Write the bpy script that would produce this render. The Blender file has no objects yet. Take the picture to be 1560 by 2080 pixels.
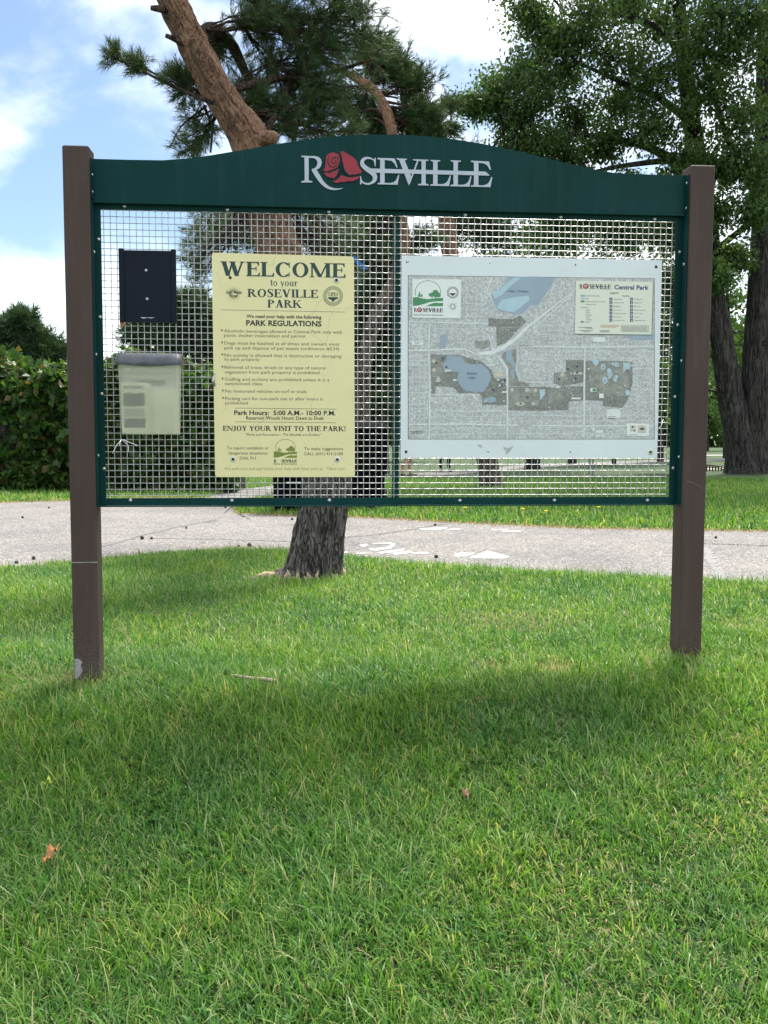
import bpy, math, random
import numpy as np
from mathutils import Vector, Matrix, noise as mnoise

random.seed(7)
RNG = np.random.default_rng(7)
SC = bpy.context.scene
COL = SC.collection

# ------------------------------------------------------------------ camera
EYE = np.array([0.0, 0.0, 1.0])
FPX = 2000.0                       # focal length in photo pixels (1560 x 2080)
PITCH = math.radians(4.57)
ROLL = 0.0030
_F = np.array([0, math.cos(PITCH), -math.sin(PITCH)])
_R0 = np.array([1.0, 0, 0])
_U0 = np.array([0, math.sin(PITCH), math.cos(PITCH)])
_R = _R0 * math.cos(ROLL) + _U0 * math.sin(ROLL)
_U = _U0 * math.cos(ROLL) - _R0 * math.sin(ROLL)
cam_data = bpy.data.cameras.new('camera')
cam = bpy.data.objects.new('camera', cam_data)
COL.objects.link(cam)
SC.camera = cam
cam.matrix_world = Matrix(((_R[0], _U[0], -_F[0], EYE[0]), (_R[1], _U[1], -_F[1], EYE[1]),
                           (_R[2], _U[2], -_F[2], EYE[2]), (0, 0, 0, 1)))
cam_data.sensor_fit = 'VERTICAL'
cam_data.sensor_height = 36.0
cam_data.sensor_width = 27.0
cam_data.lens = FPX * 36.0 / 2080.0
cam_data.clip_start = 0.05
cam_data.clip_end = 1500.0

# ------------------------------------------------------------------ light
SUN_EL, SUN_AZ = math.radians(61), math.radians(18)     # azimuth from +Y towards +X
SUND = np.array([math.sin(SUN_AZ) * math.cos(SUN_EL), math.cos(SUN_AZ) * math.cos(SUN_EL), math.sin(SUN_EL)])
sl = bpy.data.lights.new('sun', 'SUN')
sl.energy = 4.5
sl.angle = math.radians(13.0)
sl.color = (1.0, 0.95, 0.87)
sun = bpy.data.objects.new('sun', sl)
COL.objects.link(sun)
sun.rotation_euler = Vector(SUND).to_track_quat('Z', 'Y').to_euler()

world = bpy.data.worlds.new('World')
SC.world = world
world.use_nodes = True
wt = world.node_tree
wt.nodes.clear()
def wn(t, **k):
    n = wt.nodes.new(t)
    for a, b in k.items(): setattr(n, a, b)
    return n
w_out = wn('ShaderNodeOutputWorld'); w_bg = wn('ShaderNodeBackground')
w_sky = wn('ShaderNodeTexSky', sky_type='NISHITA', sun_disc=False, sun_elevation=SUN_EL, sun_rotation=SUN_AZ,
           air_density=1.0, dust_density=0.6, ozone_density=2.0)
w_bg.inputs['Strength'].default_value = 0.128
w_geo = wn('ShaderNodeTexCoord')
w_map = wn('ShaderNodeMapping')
w_map.inputs['Scale'].default_value = (1.0, 1.0, 1.7)
w_map.inputs['Location'].default_value = (2.61, 16.31, 17.61)
w_n0 = wn('ShaderNodeTexNoise'); w_n0.inputs['Scale'].default_value = 1.1; w_n0.inputs['Detail'].default_value = 1.0
w_add = wn('ShaderNodeMath', operation='MULTIPLY_ADD'); w_add.inputs[1].default_value = 1.1
w_n1 = wn('ShaderNodeTexNoise'); w_n1.inputs['Scale'].default_value = 4.2; w_n1.inputs['Detail'].default_value = 9.0
w_n1.inputs['Roughness'].default_value = 0.52; w_n1.inputs['Distortion'].default_value = 0.25
w_mix = wn('ShaderNodeMix', data_type='RGBA')
w_mix.inputs['B'].default_value = (9.3, 9.4, 9.6, 1)
L = wt.links.new
L(w_geo.outputs['Generated'], w_map.inputs['Vector']); L(w_map.outputs['Vector'], w_n1.inputs['Vector'])
L(w_map.outputs['Vector'], w_n0.inputs['Vector']); L(w_n0.outputs['Fac'], w_add.inputs[0]); L(w_n1.outputs['Fac'], w_add.inputs[2])
w_mr = wn('ShaderNodeMapRange', interpolation_type='SMOOTHSTEP'); w_mr.inputs['From Min'].default_value = 0.90; w_mr.inputs['From Max'].default_value = 1.19
w_mr.inputs['To Min'].default_value = 0.06; w_mr.inputs['To Max'].default_value = 1.0
L(w_add.outputs['Value'], w_mr.inputs['Value']); L(w_mr.outputs['Result'], w_mix.inputs['Factor'])
w_dim = wn('ShaderNodeMix', data_type='RGBA', blend_type='MULTIPLY'); w_dim.inputs['Factor'].default_value = 1.0; w_dim.inputs['B'].default_value = (0.58, 0.66, 0.72, 1)
L(w_sky.outputs['Color'], w_dim.inputs['A']); L(w_dim.outputs['Result'], w_mix.inputs['A']); L(w_mix.outputs['Result'], w_bg.inputs['Color'])
L(w_bg.outputs['Background'], w_out.inputs['Surface'])

SC.view_settings.view_transform = 'Standard'
SC.view_settings.look = 'None'
SC.view_settings.gamma = 1.0
SC.view_settings.use_curve_mapping = False
SC.view_settings.exposure = 0.82
SC.render.engine = 'CYCLES'
SC.cycles.use_denoising = True
SC.cycles.max_bounces = 8
SC.cycles.transparent_max_bounces = 12

# ------------------------------------------------------------------ photo pixel -> place
def ray(x, y):
    return _F + _R * ((x - 780.0) / FPX) + _U * ((1040.0 - y) / FPX)
def at(x, y, Y):                       # point on the pixel's ray at distance Y in front
    r = ray(x, y)
    return EYE + r * (Y / r[1])
def pxm(Y, n=1.0):                     # n photo pixels in metres at distance Y
    return n * Y / FPX

def smooth(a, b, t):
    t = np.clip((t - a) / (b - a), 0, 1)
    return t * t * (3 - 2 * t)
EDGE_X = np.array([-60, -4.2, -2.9, -2.0, -1.3, -0.6, 0.3, 1.3, 2.5, 4.5, 60.0])
EDGE_Y = np.array([5.6, 6.9, 7.7, 8.6, 9.0, 8.7, 7.9, 7.3, 6.75, 6.1, 5.6])
PATH_Z = -0.062
def ground(X, Y):
    X = np.asarray(X, float); Y = np.asarray(Y, float)
    e = np.interp(X, EDGE_X, EDGE_Y)
    top = 0.028 * np.clip(X, -4, 4) + 0.018
    front = -0.165 * np.log1p(np.exp((3.75 - np.clip(Y, 0.0, 40.0)) / 0.12)) * 0.12
    k = smooth(-1.0, 0.05, Y - e)
    z = (top + front) * (1 - k) + (PATH_Z - 0.004) * k
    far = np.interp(Y, [0, 12, 16, 30, 60, 400], [0, 0, -0.02, -0.22, -0.22, 0.2])
    z = z + np.where(Y > 12, far, 0)
    z = z + 0.012 * np.sin(X * 2.1 + Y * 1.3) * np.sin(Y * 1.7 - X * 0.6) * (1 - k) 
    return z
def on_ground(x, y):
    r = ray(x, y); t = 1.0
    for _ in range(4000):
        p = EYE + r * t
        if p[2] <= float(ground(p[0], p[1])): break
        t += 0.02 if t < 30 else 0.1
    return EYE + r * t

# ------------------------------------------------------------------ mesh helpers
class MB:
    """collects shapes; build() links them as one mesh object"""
    def __init__(s): s.v = []; s.f = []; s.sm = []
    def add(s, vs, fs, smooth=False):
        o = len(s.v)
        s.v.extend([tuple(map(float, p)) for p in vs])
        s.f.extend([tuple(i + o for i in f) for f in fs]); s.sm.extend([smooth] * len(fs)); return s
    def box(s, x0, x1, y0, y1, z0, z1):
        return s.add([(x0,y0,z0),(x1,y0,z0),(x1,y1,z0),(x0,y1,z0),(x0,y0,z1),(x1,y0,z1),(x1,y1,z1),(x0,y1,z1)],
              [(0,3,2,1),(4,5,6,7),(0,1,5,4),(1,2,6,5),(2,3,7,6),(3,0,4,7)])
    def bbox(s, x0, x1, y0, y1, z0, z1, b=0.004):       # box with bevelled vertical edges and top edge
        prof = [(x0+b,y0),(x1-b,y0),(x1,y0+b),(x1,y1-b),(x1-b,y1),(x0+b,y1),(x0,y1-b),(x0,y0+b)]
        cx, cy = (x0+x1)/2, (y0+y1)/2
        sh = [(x + (b if x < cx else -b), y + (b if y < cy else -b)) for x, y in prof]
        vs = [(x,y,z0) for x,y in prof] + [(x,y,z1-b) for x,y in prof] + [(x,y,z1) for x,y in sh]
        fs = [tuple(range(7,-1,-1)), tuple(range(16,24))]
        for k in (0, 8):
            for i in range(8):
                j = (i+1) % 8; fs.append((k+i, k+j, k+8+j, k+8+i))
        return s.add(vs, fs)
    def prism(s, poly, y0, y1):                            # polygon in x,z; front at y0 (towards viewer, -y)
        n = len(poly)
        a = sum(poly[i][0]*poly[(i+1)%n][1]-poly[(i+1)%n][0]*poly[i][1] for i in range(n))
        if a < 0: poly = poly[::-1]
        vs = [(x,y0,z) for x,z in poly] + [(x,y1,z) for x,z in poly]
        fs = [tuple(range(n)), tuple(range(2*n-1, n-1, -1))]
        for i in range(n):
            j = (i+1) % n; fs.append((i, n+i, n+j, j))
        return s.add(vs, fs)
    def flat(s, poly, y):
        n = len(poly)
        a = sum(poly[i][0]*poly[(i+1)%n][1]-poly[(i+1)%n][0]*poly[i][1] for i in range(n))
        if a < 0: poly = poly[::-1]
        return s.add([(x,y,z) for x,z in poly], [tuple(range(n))])
    def tube(s, pts, rads, sides=6, cap=True, smooth=True):
        P = [np.array(p, float) for p in pts]; n = len(P)
        if not hasattr(rads, '__len__'): rads = [rads] * n
        vs = []; up = None
        for i in range(n):
            d = P[min(i+1,n-1)] - P[max(i-1,0)]; d = d / (np.linalg.norm(d) + 1e-9)
            if up is None: up = np.array([0,0,1.0]) if abs(d[2]) < 0.9 else np.array([1.0,0,0])
            a = np.cross(d, up); a /= np.linalg.norm(a) + 1e-9
            b = np.cross(a, d); up = b
            for k in range(sides):
                t = 2*math.pi*k/sides
                vs.append(P[i] + rads[i]*(a*math.cos(t) + b*math.sin(t)))
        fs = []
        for i in range(n-1):
            for k in range(sides):
                j = (k+1) % sides
                fs.append((i*sides+k, i*sides+j, (i+1)*sides+j, (i+1)*sides+k))
        if cap:
            fs.append(tuple(range(sides-1,-1,-1))); fs.append(tuple((n-1)*sides+k for k in range(sides)))
        return s.add(vs, fs, smooth)
    def lathe(s, prof, c=(0,0,0), axis='z', n=14, smooth=True):   # profile (radius, height)
        vs = []; fs = []
        for r, h in prof:
            for k in range(n):
                t = 2*math.pi*k/n; x, y = r*math.cos(t), r*math.sin(t)
                p = (x, y, h) if axis == 'z' else ((x, -h, y) if axis == 'y' else (h, x, y))
                vs.append((p[0]+c[0], p[1]+c[1], p[2]+c[2]))
        for i in range(len(prof)-1):
            for k in range(n):
                j = (k+1) % n; fs.append((i*n+k, i*n+j, (i+1)*n+j, (i+1)*n+k))
        fs.append(tuple(range(n-1,-1,-1))); fs.append(tuple((len(prof)-1)*n+k for k in range(n)))
        return s.add(vs, fs, smooth)
    def build(s, name, mat, parent=None, shift=None):
        me = bpy.data.meshes.new(name)
        v = s.v if shift is None else [(a-shift[0], b-shift[1], c-shift[2]) for a,b,c in s.v]
        me.from_pydata(v, [], s.f)
        me.polygons.foreach_set('use_smooth', s.sm)
        me.update()
        return link(name, me, mat, parent)
def link(name, me, mat, parent=None):
    if mat is not None and len(me.materials) == 0: me.materials.append(mat)
    o = bpy.data.objects.new(name, me); COL.objects.link(o)
    if parent is not None: o.parent = parent
    return o
def np_mesh(name, V, Fs, smooth=False):
    """V (n,3); Fs list of (k,m) int arrays"""
    me = bpy.data.meshes.new(name)
    me.vertices.add(len(V)); me.vertices.foreach_set('co', np.ascontiguousarray(V, dtype=np.float32).ravel())
    starts = []; tot = []; idx = []; c = 0
    for F in Fs:
        k, m = F.shape
        idx.append(F.ravel()); starts.append(c + np.arange(k)*m); tot.append(np.full(k, m)); c += k*m
    idx = np.concatenate(idx).astype(np.int32); starts = np.concatenate(starts).astype(np.int32)
    me.loops.add(len(idx)); me.loops.foreach_set('vertex_index', idx)
    me.polygons.add(len(starts)); me.polygons.foreach_set('loop_start', starts)
    if smooth: me.polygons.foreach_set('use_smooth', np.ones(len(starts), dtype=bool))
    me.update(calc_edges=True)
    return me
def thing(name, label, cat, loc=(0,0,0), rz=0.0, group=None):
    o = bpy.data.objects.new(name, None); COL.objects.link(o)
    o.empty_display_size = 0.1
    o.location = tuple(map(float, loc)); o.rotation_euler = (0,0,rz)
    return tag(o, label, cat, group)
def tag(o, label, cat, group=None):
    o['label'] = label; o['category'] = cat
    if group: o['group'] = group
    return o
def kind(o, k): o['kind'] = k; return o

# ------------------------------------------------------------------ materials
def new_mat(name):
    m = bpy.data.materials.new(name); m.use_nodes = True
    nt = m.node_tree; b = nt.nodes['Principled BSDF']
    return m, nt, b
def node(nt, t, **k):
    n = nt.nodes.new(t)
    for a, v in k.items(): setattr(n, a, v)
    return n
def ramp(nt, stops, interp='LINEAR'):
    r = node(nt, 'ShaderNodeValToRGB'); r.color_ramp.interpolation = interp
    e = r.color_ramp.elements
    while len(e) < len(stops): e.new(0.5)
    for q, (p, c) in zip(e, stops):
        q.position = p; q.color = (*c, 1) if len(c) == 3 else c
    return r
def noise_n(nt, scale, detail=4, rough=0.55, vec=None, dist=0.0):
    n = node(nt, 'ShaderNodeTexNoise')
    n.inputs['Scale'].default_value = scale; n.inputs['Detail'].default_value = detail
    n.inputs['Roughness'].default_value = rough; n.inputs['Distortion'].default_value = dist
    if vec is not None: nt.links.new(vec, n.inputs['Vector'])
    return n
def mapped(nt, scale=(1,1,1), kind='Object'):
    t = node(nt, 'ShaderNodeTexCoord'); m = node(nt, 'ShaderNodeMapping'); m.inputs['Scale'].default_value = scale
    nt.links.new(t.outputs[kind], m.inputs['Vector']); return m.outputs['Vector']
def bump(nt, b, height, strength=0.3, dist=0.01):
    n = node(nt, 'ShaderNodeBump'); n.inputs['Strength'].default_value = strength; n.inputs['Distance'].default_value = dist
    nt.links.new(height, n.inputs['Height']); nt.links.new(n.outputs['Normal'], b.inputs['Normal']); return n
def mixc(nt, fac, a, b, mode='MIX'):
    n = node(nt, 'ShaderNodeMix', data_type='RGBA', blend_type=mode)
    for sock, v in (('Factor', fac), ('A', a), ('B', b)):
        if hasattr(v, 'is_output'): nt.links.new(v, n.inputs[sock])
        elif sock == 'Factor': n.inputs[sock].default_value = v
        else: n.inputs[sock].default_value = (*v, 1)
    return n.outputs['Result']
def simple(name, col, rough=0.6, metal=0.0, var=0.12, scale=30.0, bmp=0.0, spec=0.5, coat=0.0):
    m, nt, b = new_mat(name)
    n = noise_n(nt, scale, 5, 0.6, mapped(nt))
    lo = tuple(max(0, c*(1-var)) for c in col); hi = tuple(min(1, c*(1+var)) for c in col)
    r = ramp(nt, [(0.3, lo), (0.7, hi)]); nt.links.new(n.outputs['Fac'], r.inputs['Fac'])
    nt.links.new(r.outputs['Color'], b.inputs['Base Color'])
    b.inputs['Roughness'].default_value = rough; b.inputs['Metallic'].default_value = metal
    b.inputs['Specular IOR Level'].default_value = spec
    if coat: b.inputs['Coat Weight'].default_value = coat
    if bmp: bump(nt, b, n.outputs['Fac'], bmp, 0.004)
    return m
def leafy(name, cols, trans=0.45, rough=0.5, big=None, sheen=0.35):
    """foliage / blades: colour varies leaf by leaf, light shines through"""
    m, nt, b = new_mat(name)
    g = node(nt, 'ShaderNodeNewGeometry')
    stops = [(i/(len(cols)-1) if len(cols) > 1 else 0, c) for i, c in enumerate(cols)]
    r = ramp(nt, stops); nt.links.new(g.outputs['Random Per Island'], r.inputs['Fac'])
    c = r.outputs['Color']
    if big:
        n = noise_n(nt, big[0], 3, 0.6, g.outputs['Position'])
        r2 = ramp(nt, [(0.35, big[1]), (0.65, big[2])]); nt.links.new(n.outputs['Fac'], r2.inputs['Fac'])
        c = mixc(nt, 1.0, c, r2.outputs['Color'], 'MULTIPLY')
    nt.links.new(c, b.inputs['Base Color'])
    b.inputs['Roughness'].default_value = rough; b.inputs['Specular IOR Level'].default_value = sheen
    t = node(nt, 'ShaderNodeBsdfTranslucent'); ms = node(nt, 'ShaderNodeMixShader')
    tc = mixc(nt, 1.0, c, (1.25, 1.2, 0.65), 'MULTIPLY')
    nt.links.new(tc, t.inputs['Color']); ms.inputs['Fac'].default_value = trans
    out = nt.nodes['Material Output']
    nt.links.new(b.outputs['BSDF'], ms.inputs[1]); nt.links.new(t.outputs['BSDF'], ms.inputs[2])
    nt.links.new(ms.outputs['Shader'], out.inputs['Surface'])
    return m

M = {}
M['grass'] = leafy('grass_blade', [(0.026,0.095,0.014),(0.075,0.225,0.028),(0.125,0.300,0.038),(0.180,0.365,0.055),(0.060,0.190,0.048),(0.27,0.41,0.11),(0.46,0.43,0.22)],
                   0.45, 0.45, (1.1, (0.74,0.86,0.96), (1.20,1.10,0.85)), 0.4)
M['pine_needle'] = leafy('pine_needle', [(0.024,0.058,0.024),(0.042,0.092,0.034),(0.072,0.135,0.046),(0.050,0.105,0.038),(0.034,0.076,0.028),(0.12,0.08,0.032)], 0.32, 0.5)
M['pine_far'] = leafy('pine_needle_far', [(0.035,0.075,0.038),(0.055,0.105,0.045),(0.075,0.13,0.058)], 0.25, 0.6)
M['maple'] = leafy('broad_leaf', [(0.042,0.090,0.028),(0.070,0.134,0.040),(0.105,0.182,0.056),(0.078,0.148,0.046)], 0.48, 0.42)
M['weed'] = leafy('weed_leaf', [(0.050,0.150,0.040),(0.075,0.200,0.050),(0.060,0.165,0.035),(0.10,0.23,0.06)], 0.35, 0.5, None, 0.3)
M['straw'] = leafy('dry_clipping', [(0.42,0.33,0.17),(0.30,0.22,0.11),(0.52,0.43,0.25),(0.22,0.16,0.08)], 0.2, 0.8, None, 0.1)
M['maple_far'] = leafy('broad_leaf_far', [(0.045,0.100,0.022),(0.070,0.145,0.030),(0.110,0.195,0.045)], 0.40, 0.5)
M['vine'] = leafy('vine_leaf', [(0.024,0.068,0.016),(0.046,0.120,0.022),(0.100,0.205,0.034),(0.038,0.096,0.022),(0.030,0.075,0.02),(0.14,0.09,0.035)], 0.42, 0.45)

def soil_mat():
    m, nt, b = new_mat('lawn_ground')
    g = node(nt, 'ShaderNodeNewGeometry')
    n1 = noise_n(nt, 90, 6, 0.7, g.outputs['Position']); n2 = noise_n(nt, 0.7, 4, 0.6, g.outputs['Position'])
    r1 = ramp(nt, [(0.3, (0.018,0.036,0.010)), (0.55, (0.040,0.085,0.020)), (0.75, (0.085,0.13,0.040))])
    r2 = ramp(nt, [(0.35, (0.8,0.88,0.9)), (0.65, (1.15,1.1,0.85))])
    nt.links.new(n1.outputs['Fac'], r1.inputs['Fac']); nt.links.new(n2.outputs['Fac'], r2.inputs['Fac'])
    nt.links.new(mixc(nt, 1.0, r1.outputs['Color'], r2.outputs['Color'], 'MULTIPLY'), b.inputs['Base Color'])
    b.inputs['Roughness'].default_value = 0.9
    bump(nt, b, n1.outputs['Fac'], 0.8, 0.03)
    return m
M['ground'] = soil_mat()
def asphalt_mat():
    m, nt, b = new_mat('worn_asphalt')
    g = node(nt, 'ShaderNodeNewGeometry')
    v = node(nt, 'ShaderNodeTexVoronoi'); v.inputs['Scale'].default_value = 75
    nt.links.new(g.outputs['Position'], v.inputs['Vector'])
    n1 = noise_n(nt, 55, 5, 0.75, g.outputs['Position']); n2 = noise_n(nt, 0.9, 5, 0.6, g.outputs['Position'])
    r0 = ramp(nt, [(0.0, (0.085,0.081,0.077)), (0.45, (0.165,0.156,0.148)), (0.8, (0.265,0.25,0.238)), (1.0, (0.38,0.36,0.34))])
    sep = node(nt, 'ShaderNodeSeparateColor'); nt.links.new(v.outputs['Color'], sep.inputs['Color'])
    nt.links.new(sep.outputs['Red'], r0.inputs['Fac'])
    r1 = ramp(nt, [(0.3, (0.72,0.72,0.72)), (0.7, (1.15,1.15,1.15))]); nt.links.new(n1.outputs['Fac'], r1.inputs['Fac'])
    r2 = ramp(nt, [(0.3, (0.74,0.75,0.77)), (0.5, (1.0,0.99,0.97)), (0.7, (1.14,1.11,1.07))]); nt.links.new(n2.outputs['Fac'], r2.inputs['Fac'])
    c = mixc(nt, 1.0, r0.outputs['Color'], r1.outputs['Color'], 'MULTIPLY')
    c = mixc(nt, 1.0, c, r2.outputs['Color'], 'MULTIPLY')
    nt.links.new(c, b.inputs['Base Color']); b.inputs['Roughness'].default_value = 0.88
    bump(nt, b, v.outputs['Distance'], 0.5, 0.006)
    return m
M['asphalt'] = asphalt_mat()
M['seam_grey'] = simple('grey_seam_filler', (0.21,0.205,0.20), 0.85, var=0.25, scale=14)
M['crack'] = simple('crack_filler', (0.12,0.115,0.11), 0.8, var=0.4, scale=12)
def paint_mat(name, col, cut):
    m, nt, b = new_mat(name)
    g = node(nt, 'ShaderNodeNewGeometry'); n = noise_n(nt, 60, 5, 0.7, g.outputs['Position'])
    r = ramp(nt, [(cut, (0.33,0.31,0.29)), (cut+0.08, col)]); nt.links.new(n.outputs['Fac'], r.inputs['Fac'])
    nt.links.new(r.outputs['Color'], b.inputs['Base Color']); b.inputs['Roughness'].default_value = 0.8
    return m
M['road_paint'] = paint_mat('worn_road_paint', (0.66,0.65,0.63), 0.47)
M['concrete'] = simple('pale_concrete', (0.34,0.33,0.31), 0.9, var=0.15, scale=3)

def post_mat():
    m, nt, b = new_mat('brown_post_paint')
    t = node(nt, 'ShaderNodeTexCoord'); sp = node(nt, 'ShaderNodeSeparateXYZ'); nt.links.new(t.outputs['Object'], sp.inputs['Vector'])
    n = noise_n(nt, 6, 5, 0.6, mapped(nt, (1,1,0.35))); n2 = noise_n(nt, 220, 3, 0.7, t.outputs['Object'])
    r = ramp(nt, [(0.3, (0.064,0.043,0.038)), (0.7, (0.084,0.058,0.051))]); nt.links.new(n.outputs['Fac'], r.inputs['Fac'])
    # splashed soil and grass specks on the lowest part
    h = node(nt, 'ShaderNodeMapRange'); h.inputs['From Min'].default_value = 0.45; h.inputs['From Max'].default_value = 0.0
    h.inputs['To Min'].default_value = 0.0; h.inputs['To Max'].default_value = 0.22
    nt.links.new(sp.outputs['Z'], h.inputs['Value'])
    ad = node(nt, 'ShaderNodeMath', operation='ADD'); nt.links.new(n2.outputs['Fac'], ad.inputs[0]); nt.links.new(h.outputs['Result'], ad.inputs[1])
    s = ramp(nt, [(0.74, (0,0,0)), (0.82, (1,1,1))]); nt.links.new(ad.outputs['Value'], s.inputs['Fac'])
    stn = noise_n(nt, 1.0, 5, 0.7, mapped(nt, (45,45,1.8))); sf = ramp(nt, [(0.50, (0,0,0)), (0.75, (0.16,0.16,0.16))]); nt.links.new(stn.outputs['Fac'], sf.inputs['Fac'])
    base = mixc(nt, sf.outputs['Color'], r.outputs['Color'], (0.20,0.17,0.15))
    c = mixc(nt, s.outputs['Color'], base, (0.25,0.22,0.18))
    nt.links.new(c, b.inputs['Base Color']); b.inputs['Roughness'].default_value = 0.6; b.inputs['Specular IOR Level'].default_value = 0.18
    bump(nt, b, n2.outputs['Fac'], 0.05, 0.001)
    return m
M['post'] = post_mat()
M['seam'] = simple('pale_scratch', (0.30,0.28,0.27), 0.7, var=0.3)
M['chip'] = simple('bare_primer', (0.30,0.29,0.28), 0.7, var=0.25, scale=60)
def green_mat():
    m, nt, b = new_mat('dark_green_paint')
    n = noise_n(nt, 4, 5, 0.6, mapped(nt)); st = noise_n(nt, 1.0, 5, 0.7, mapped(nt, (28,28,1.6))); sp = noise_n(nt, 140, 3, 0.6, mapped(nt))
    r = ramp(nt, [(0.3, (0.0016,0.033,0.032)), (0.7, (0.0026,0.045,0.043))]); nt.links.new(n.outputs['Fac'], r.inputs['Fac'])
    f = ramp(nt, [(0.50, (0,0,0)), (0.78, (0.06,0.06,0.06))]); nt.links.new(st.outputs['Fac'], f.inputs['Fac'])
    c = mixc(nt, f.outputs['Color'], r.outputs['Color'], (0.16,0.20,0.19))
    g = ramp(nt, [(0.70, (0,0,0)), (0.76, (0.35,0.35,0.35))]); nt.links.new(sp.outputs['Fac'], g.inputs['Fac'])
    c = mixc(nt, g.outputs['Color'], c, (0.10,0.13,0.12))
    nt.links.new(c, b.inputs['Base Color']); b.inputs['Roughness'].default_value = 0.55; b.inputs['Specular IOR Level'].default_value = 0.13
    return m
M['green'] = green_mat()
M['wire'] = simple('galvanised_wire', (0.46,0.46,0.45), 0.36, 0.75, var=0.2, scale=40)
M['bolt'] = simple('zinc_bolt', (0.55,0.55,0.54), 0.36, 0.8, var=0.2, scale=300)
M['silver_letter'] = simple('silver_grey_letter', (0.47,0.51,0.60), 0.5, var=0.06, scale=12)
M['rose_red'] = simple('rose_red_paint', (0.30,0.010,0.026), 0.45, var=0.2, scale=20)
def cream_mat():
    m, nt, b = new_mat('cracked_cream_sign')
    o = mapped(nt)
    n = noise_n(nt, 5, 4, 0.6, o)
    r = ramp(nt, [(0.3, (0.79,0.715,0.375)), (0.7, (0.85,0.77,0.43))]); nt.links.new(n.outputs['Fac'], r.inputs['Fac'])
    nd = noise_n(nt, 3.0, 2, 0.5, o)
    mv = node(nt, 'ShaderNodeMix', data_type='RGBA'); mv.inputs['Factor'].default_value = 0.16
    nt.links.new(o, mv.inputs['A']); nt.links.new(nd.outputs['Color'], mv.inputs['B'])
    v = node(nt, 'ShaderNodeTexVoronoi', feature='DISTANCE_TO_EDGE'); v.inputs['Scale'].default_value = 7.5
    nt.links.new(mv.outputs['Result'], v.inputs['Vector'])
    cr = ramp(nt, [(0.0, (1,1,1)), (0.010, (0,0,0))]); nt.links.new(v.outputs['Distance'], cr.inputs['Fac'])
    n3 = noise_n(nt, 4, 2, 0.5, o); gate = ramp(nt, [(0.45, (0,0,0)), (0.6, (0.5,0.5,0.5))]); nt.links.new(n3.outputs['Fac'], gate.inputs['Fac'])
    ml = mixc(nt, 1.0, cr.outputs['Color'], gate.outputs['Color'], 'MULTIPLY')
    c = mixc(nt, ml, r.outputs['Color'], (0.36,0.34,0.16))
    nt.links.new(c, b.inputs['Base Color']); b.inputs['Roughness'].default_value = 0.35
    return m
M['cream'] = cream_mat()
M['ink_green'] = simple('dark_green_ink', (0.012,0.050,0.042), 0.4, var=0.1)
M['ink'] = simple('black_ink', (0.012,0.013,0.013), 0.4, var=0.1)
M['ink_soft'] = simple('faded_ink', (0.055,0.060,0.040), 0.5, var=0.2)
M['ink_faint'] = simple('faint_olive_ink', (0.40,0.38,0.17), 0.5, var=0.2)
M['olive'] = simple('olive_ink', (0.19,0.24,0.035), 0.4, var=0.1)
M['map_white'] = simple('weathered_white_board', (0.72,0.785,0.81), 0.38, var=0.035, scale=6)
M['label_white'] = simple('white_print', (0.78,0.82,0.80), 0.4, var=0.02)
M['label_cream'] = simple('pale_cream_print', (0.72,0.76,0.64), 0.4, var=0.02)
M['map_green'] = simple('map_green_ink', (0.055,0.26,0.10), 0.4, var=0.08)
M['navy'] = simple('navy_ink', (0.03,0.04,0.17), 0.4, var=0.05)
M['map_red'] = simple('map_red_ink', (0.38,0.03,0.07), 0.4, var=0.2, scale=120)
M['lake'] = simple('lake_blue_print', (0.31,0.40,0.49), 0.4, var=0.06, scale=10)
M['lake_pale'] = simple('pale_water_print', (0.42,0.60,0.67), 0.4, var=0.08, scale=30)
M['map_road'] = simple('pale_road_print', (0.72,0.76,0.76), 0.4, var=0.1, scale=60)
M['map_sand'] = simple('sand_print', (0.56,0.53,0.45), 0.4, var=0.1, scale=60)
M['orange_ink'] = simple('orange_ink', (0.6,0.28,0.17), 0.4)
def aerial(name, a, b_, c_, scale):
    m, nt, b = new_mat(name)
    o = mapped(nt, (1,1,1))
    v = node(nt, 'ShaderNodeTexVoronoi'); v.inputs['Scale'].default_value = scale; nt.links.new(o, v.inputs['Vector'])
    n = noise_n(nt, scale*0.9, 4, 0.75, o); n2 = noise_n(nt, 9, 3, 0.6, o)
    sep = node(nt, 'ShaderNodeSeparateColor'); nt.links.new(v.outputs['Color'], sep.inputs['Color'])
    ad = node(nt, 'ShaderNodeMath', operation='MULTIPLY_ADD'); ad.inputs[1].default_value = 0.45
    nt.links.new(sep.outputs['Red'], ad.inputs[0]); nt.links.new(n.outputs['Fac'], ad.inputs[2])
    r = ramp(nt, [(0.42, a), (0.68, b_), (0.93, c_)]); nt.links.new(ad.outputs['Value'], r.inputs['Fac'])
    r2 = ramp(nt, [(0.3, (0.88,0.88,0.88)), (0.7, (1.1,1.1,1.1))]); nt.links.new(n2.outputs['Fac'], r2.inputs['Fac'])
    nt.links.new(mixc(nt, 1.0, r.outputs['Color'], r2.outputs['Color'], 'MULTIPLY'), b.inputs['Base Color'])
    b.inputs['Roughness'].default_value = 0.38
    return m
M['aerial'] = aerial('aerial_town_print', (0.34,0.36,0.36), (0.44,0.465,0.465), (0.66,0.69,0.69), 200)
M['aerial_park'] = aerial('aerial_park_print', (0.125,0.14,0.13), (0.19,0.205,0.185), (0.30,0.31,0.28), 220)
M['aerial_olive'] = aerial('aerial_field_print', (0.20,0.215,0.185), (0.255,0.27,0.235), (0.33,0.34,0.30), 60)
M['black_plastic'] = simple('black_plastic', (0.006,0.0065,0.009), 0.5, var=0.2, scale=8, spec=0.25)
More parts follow.
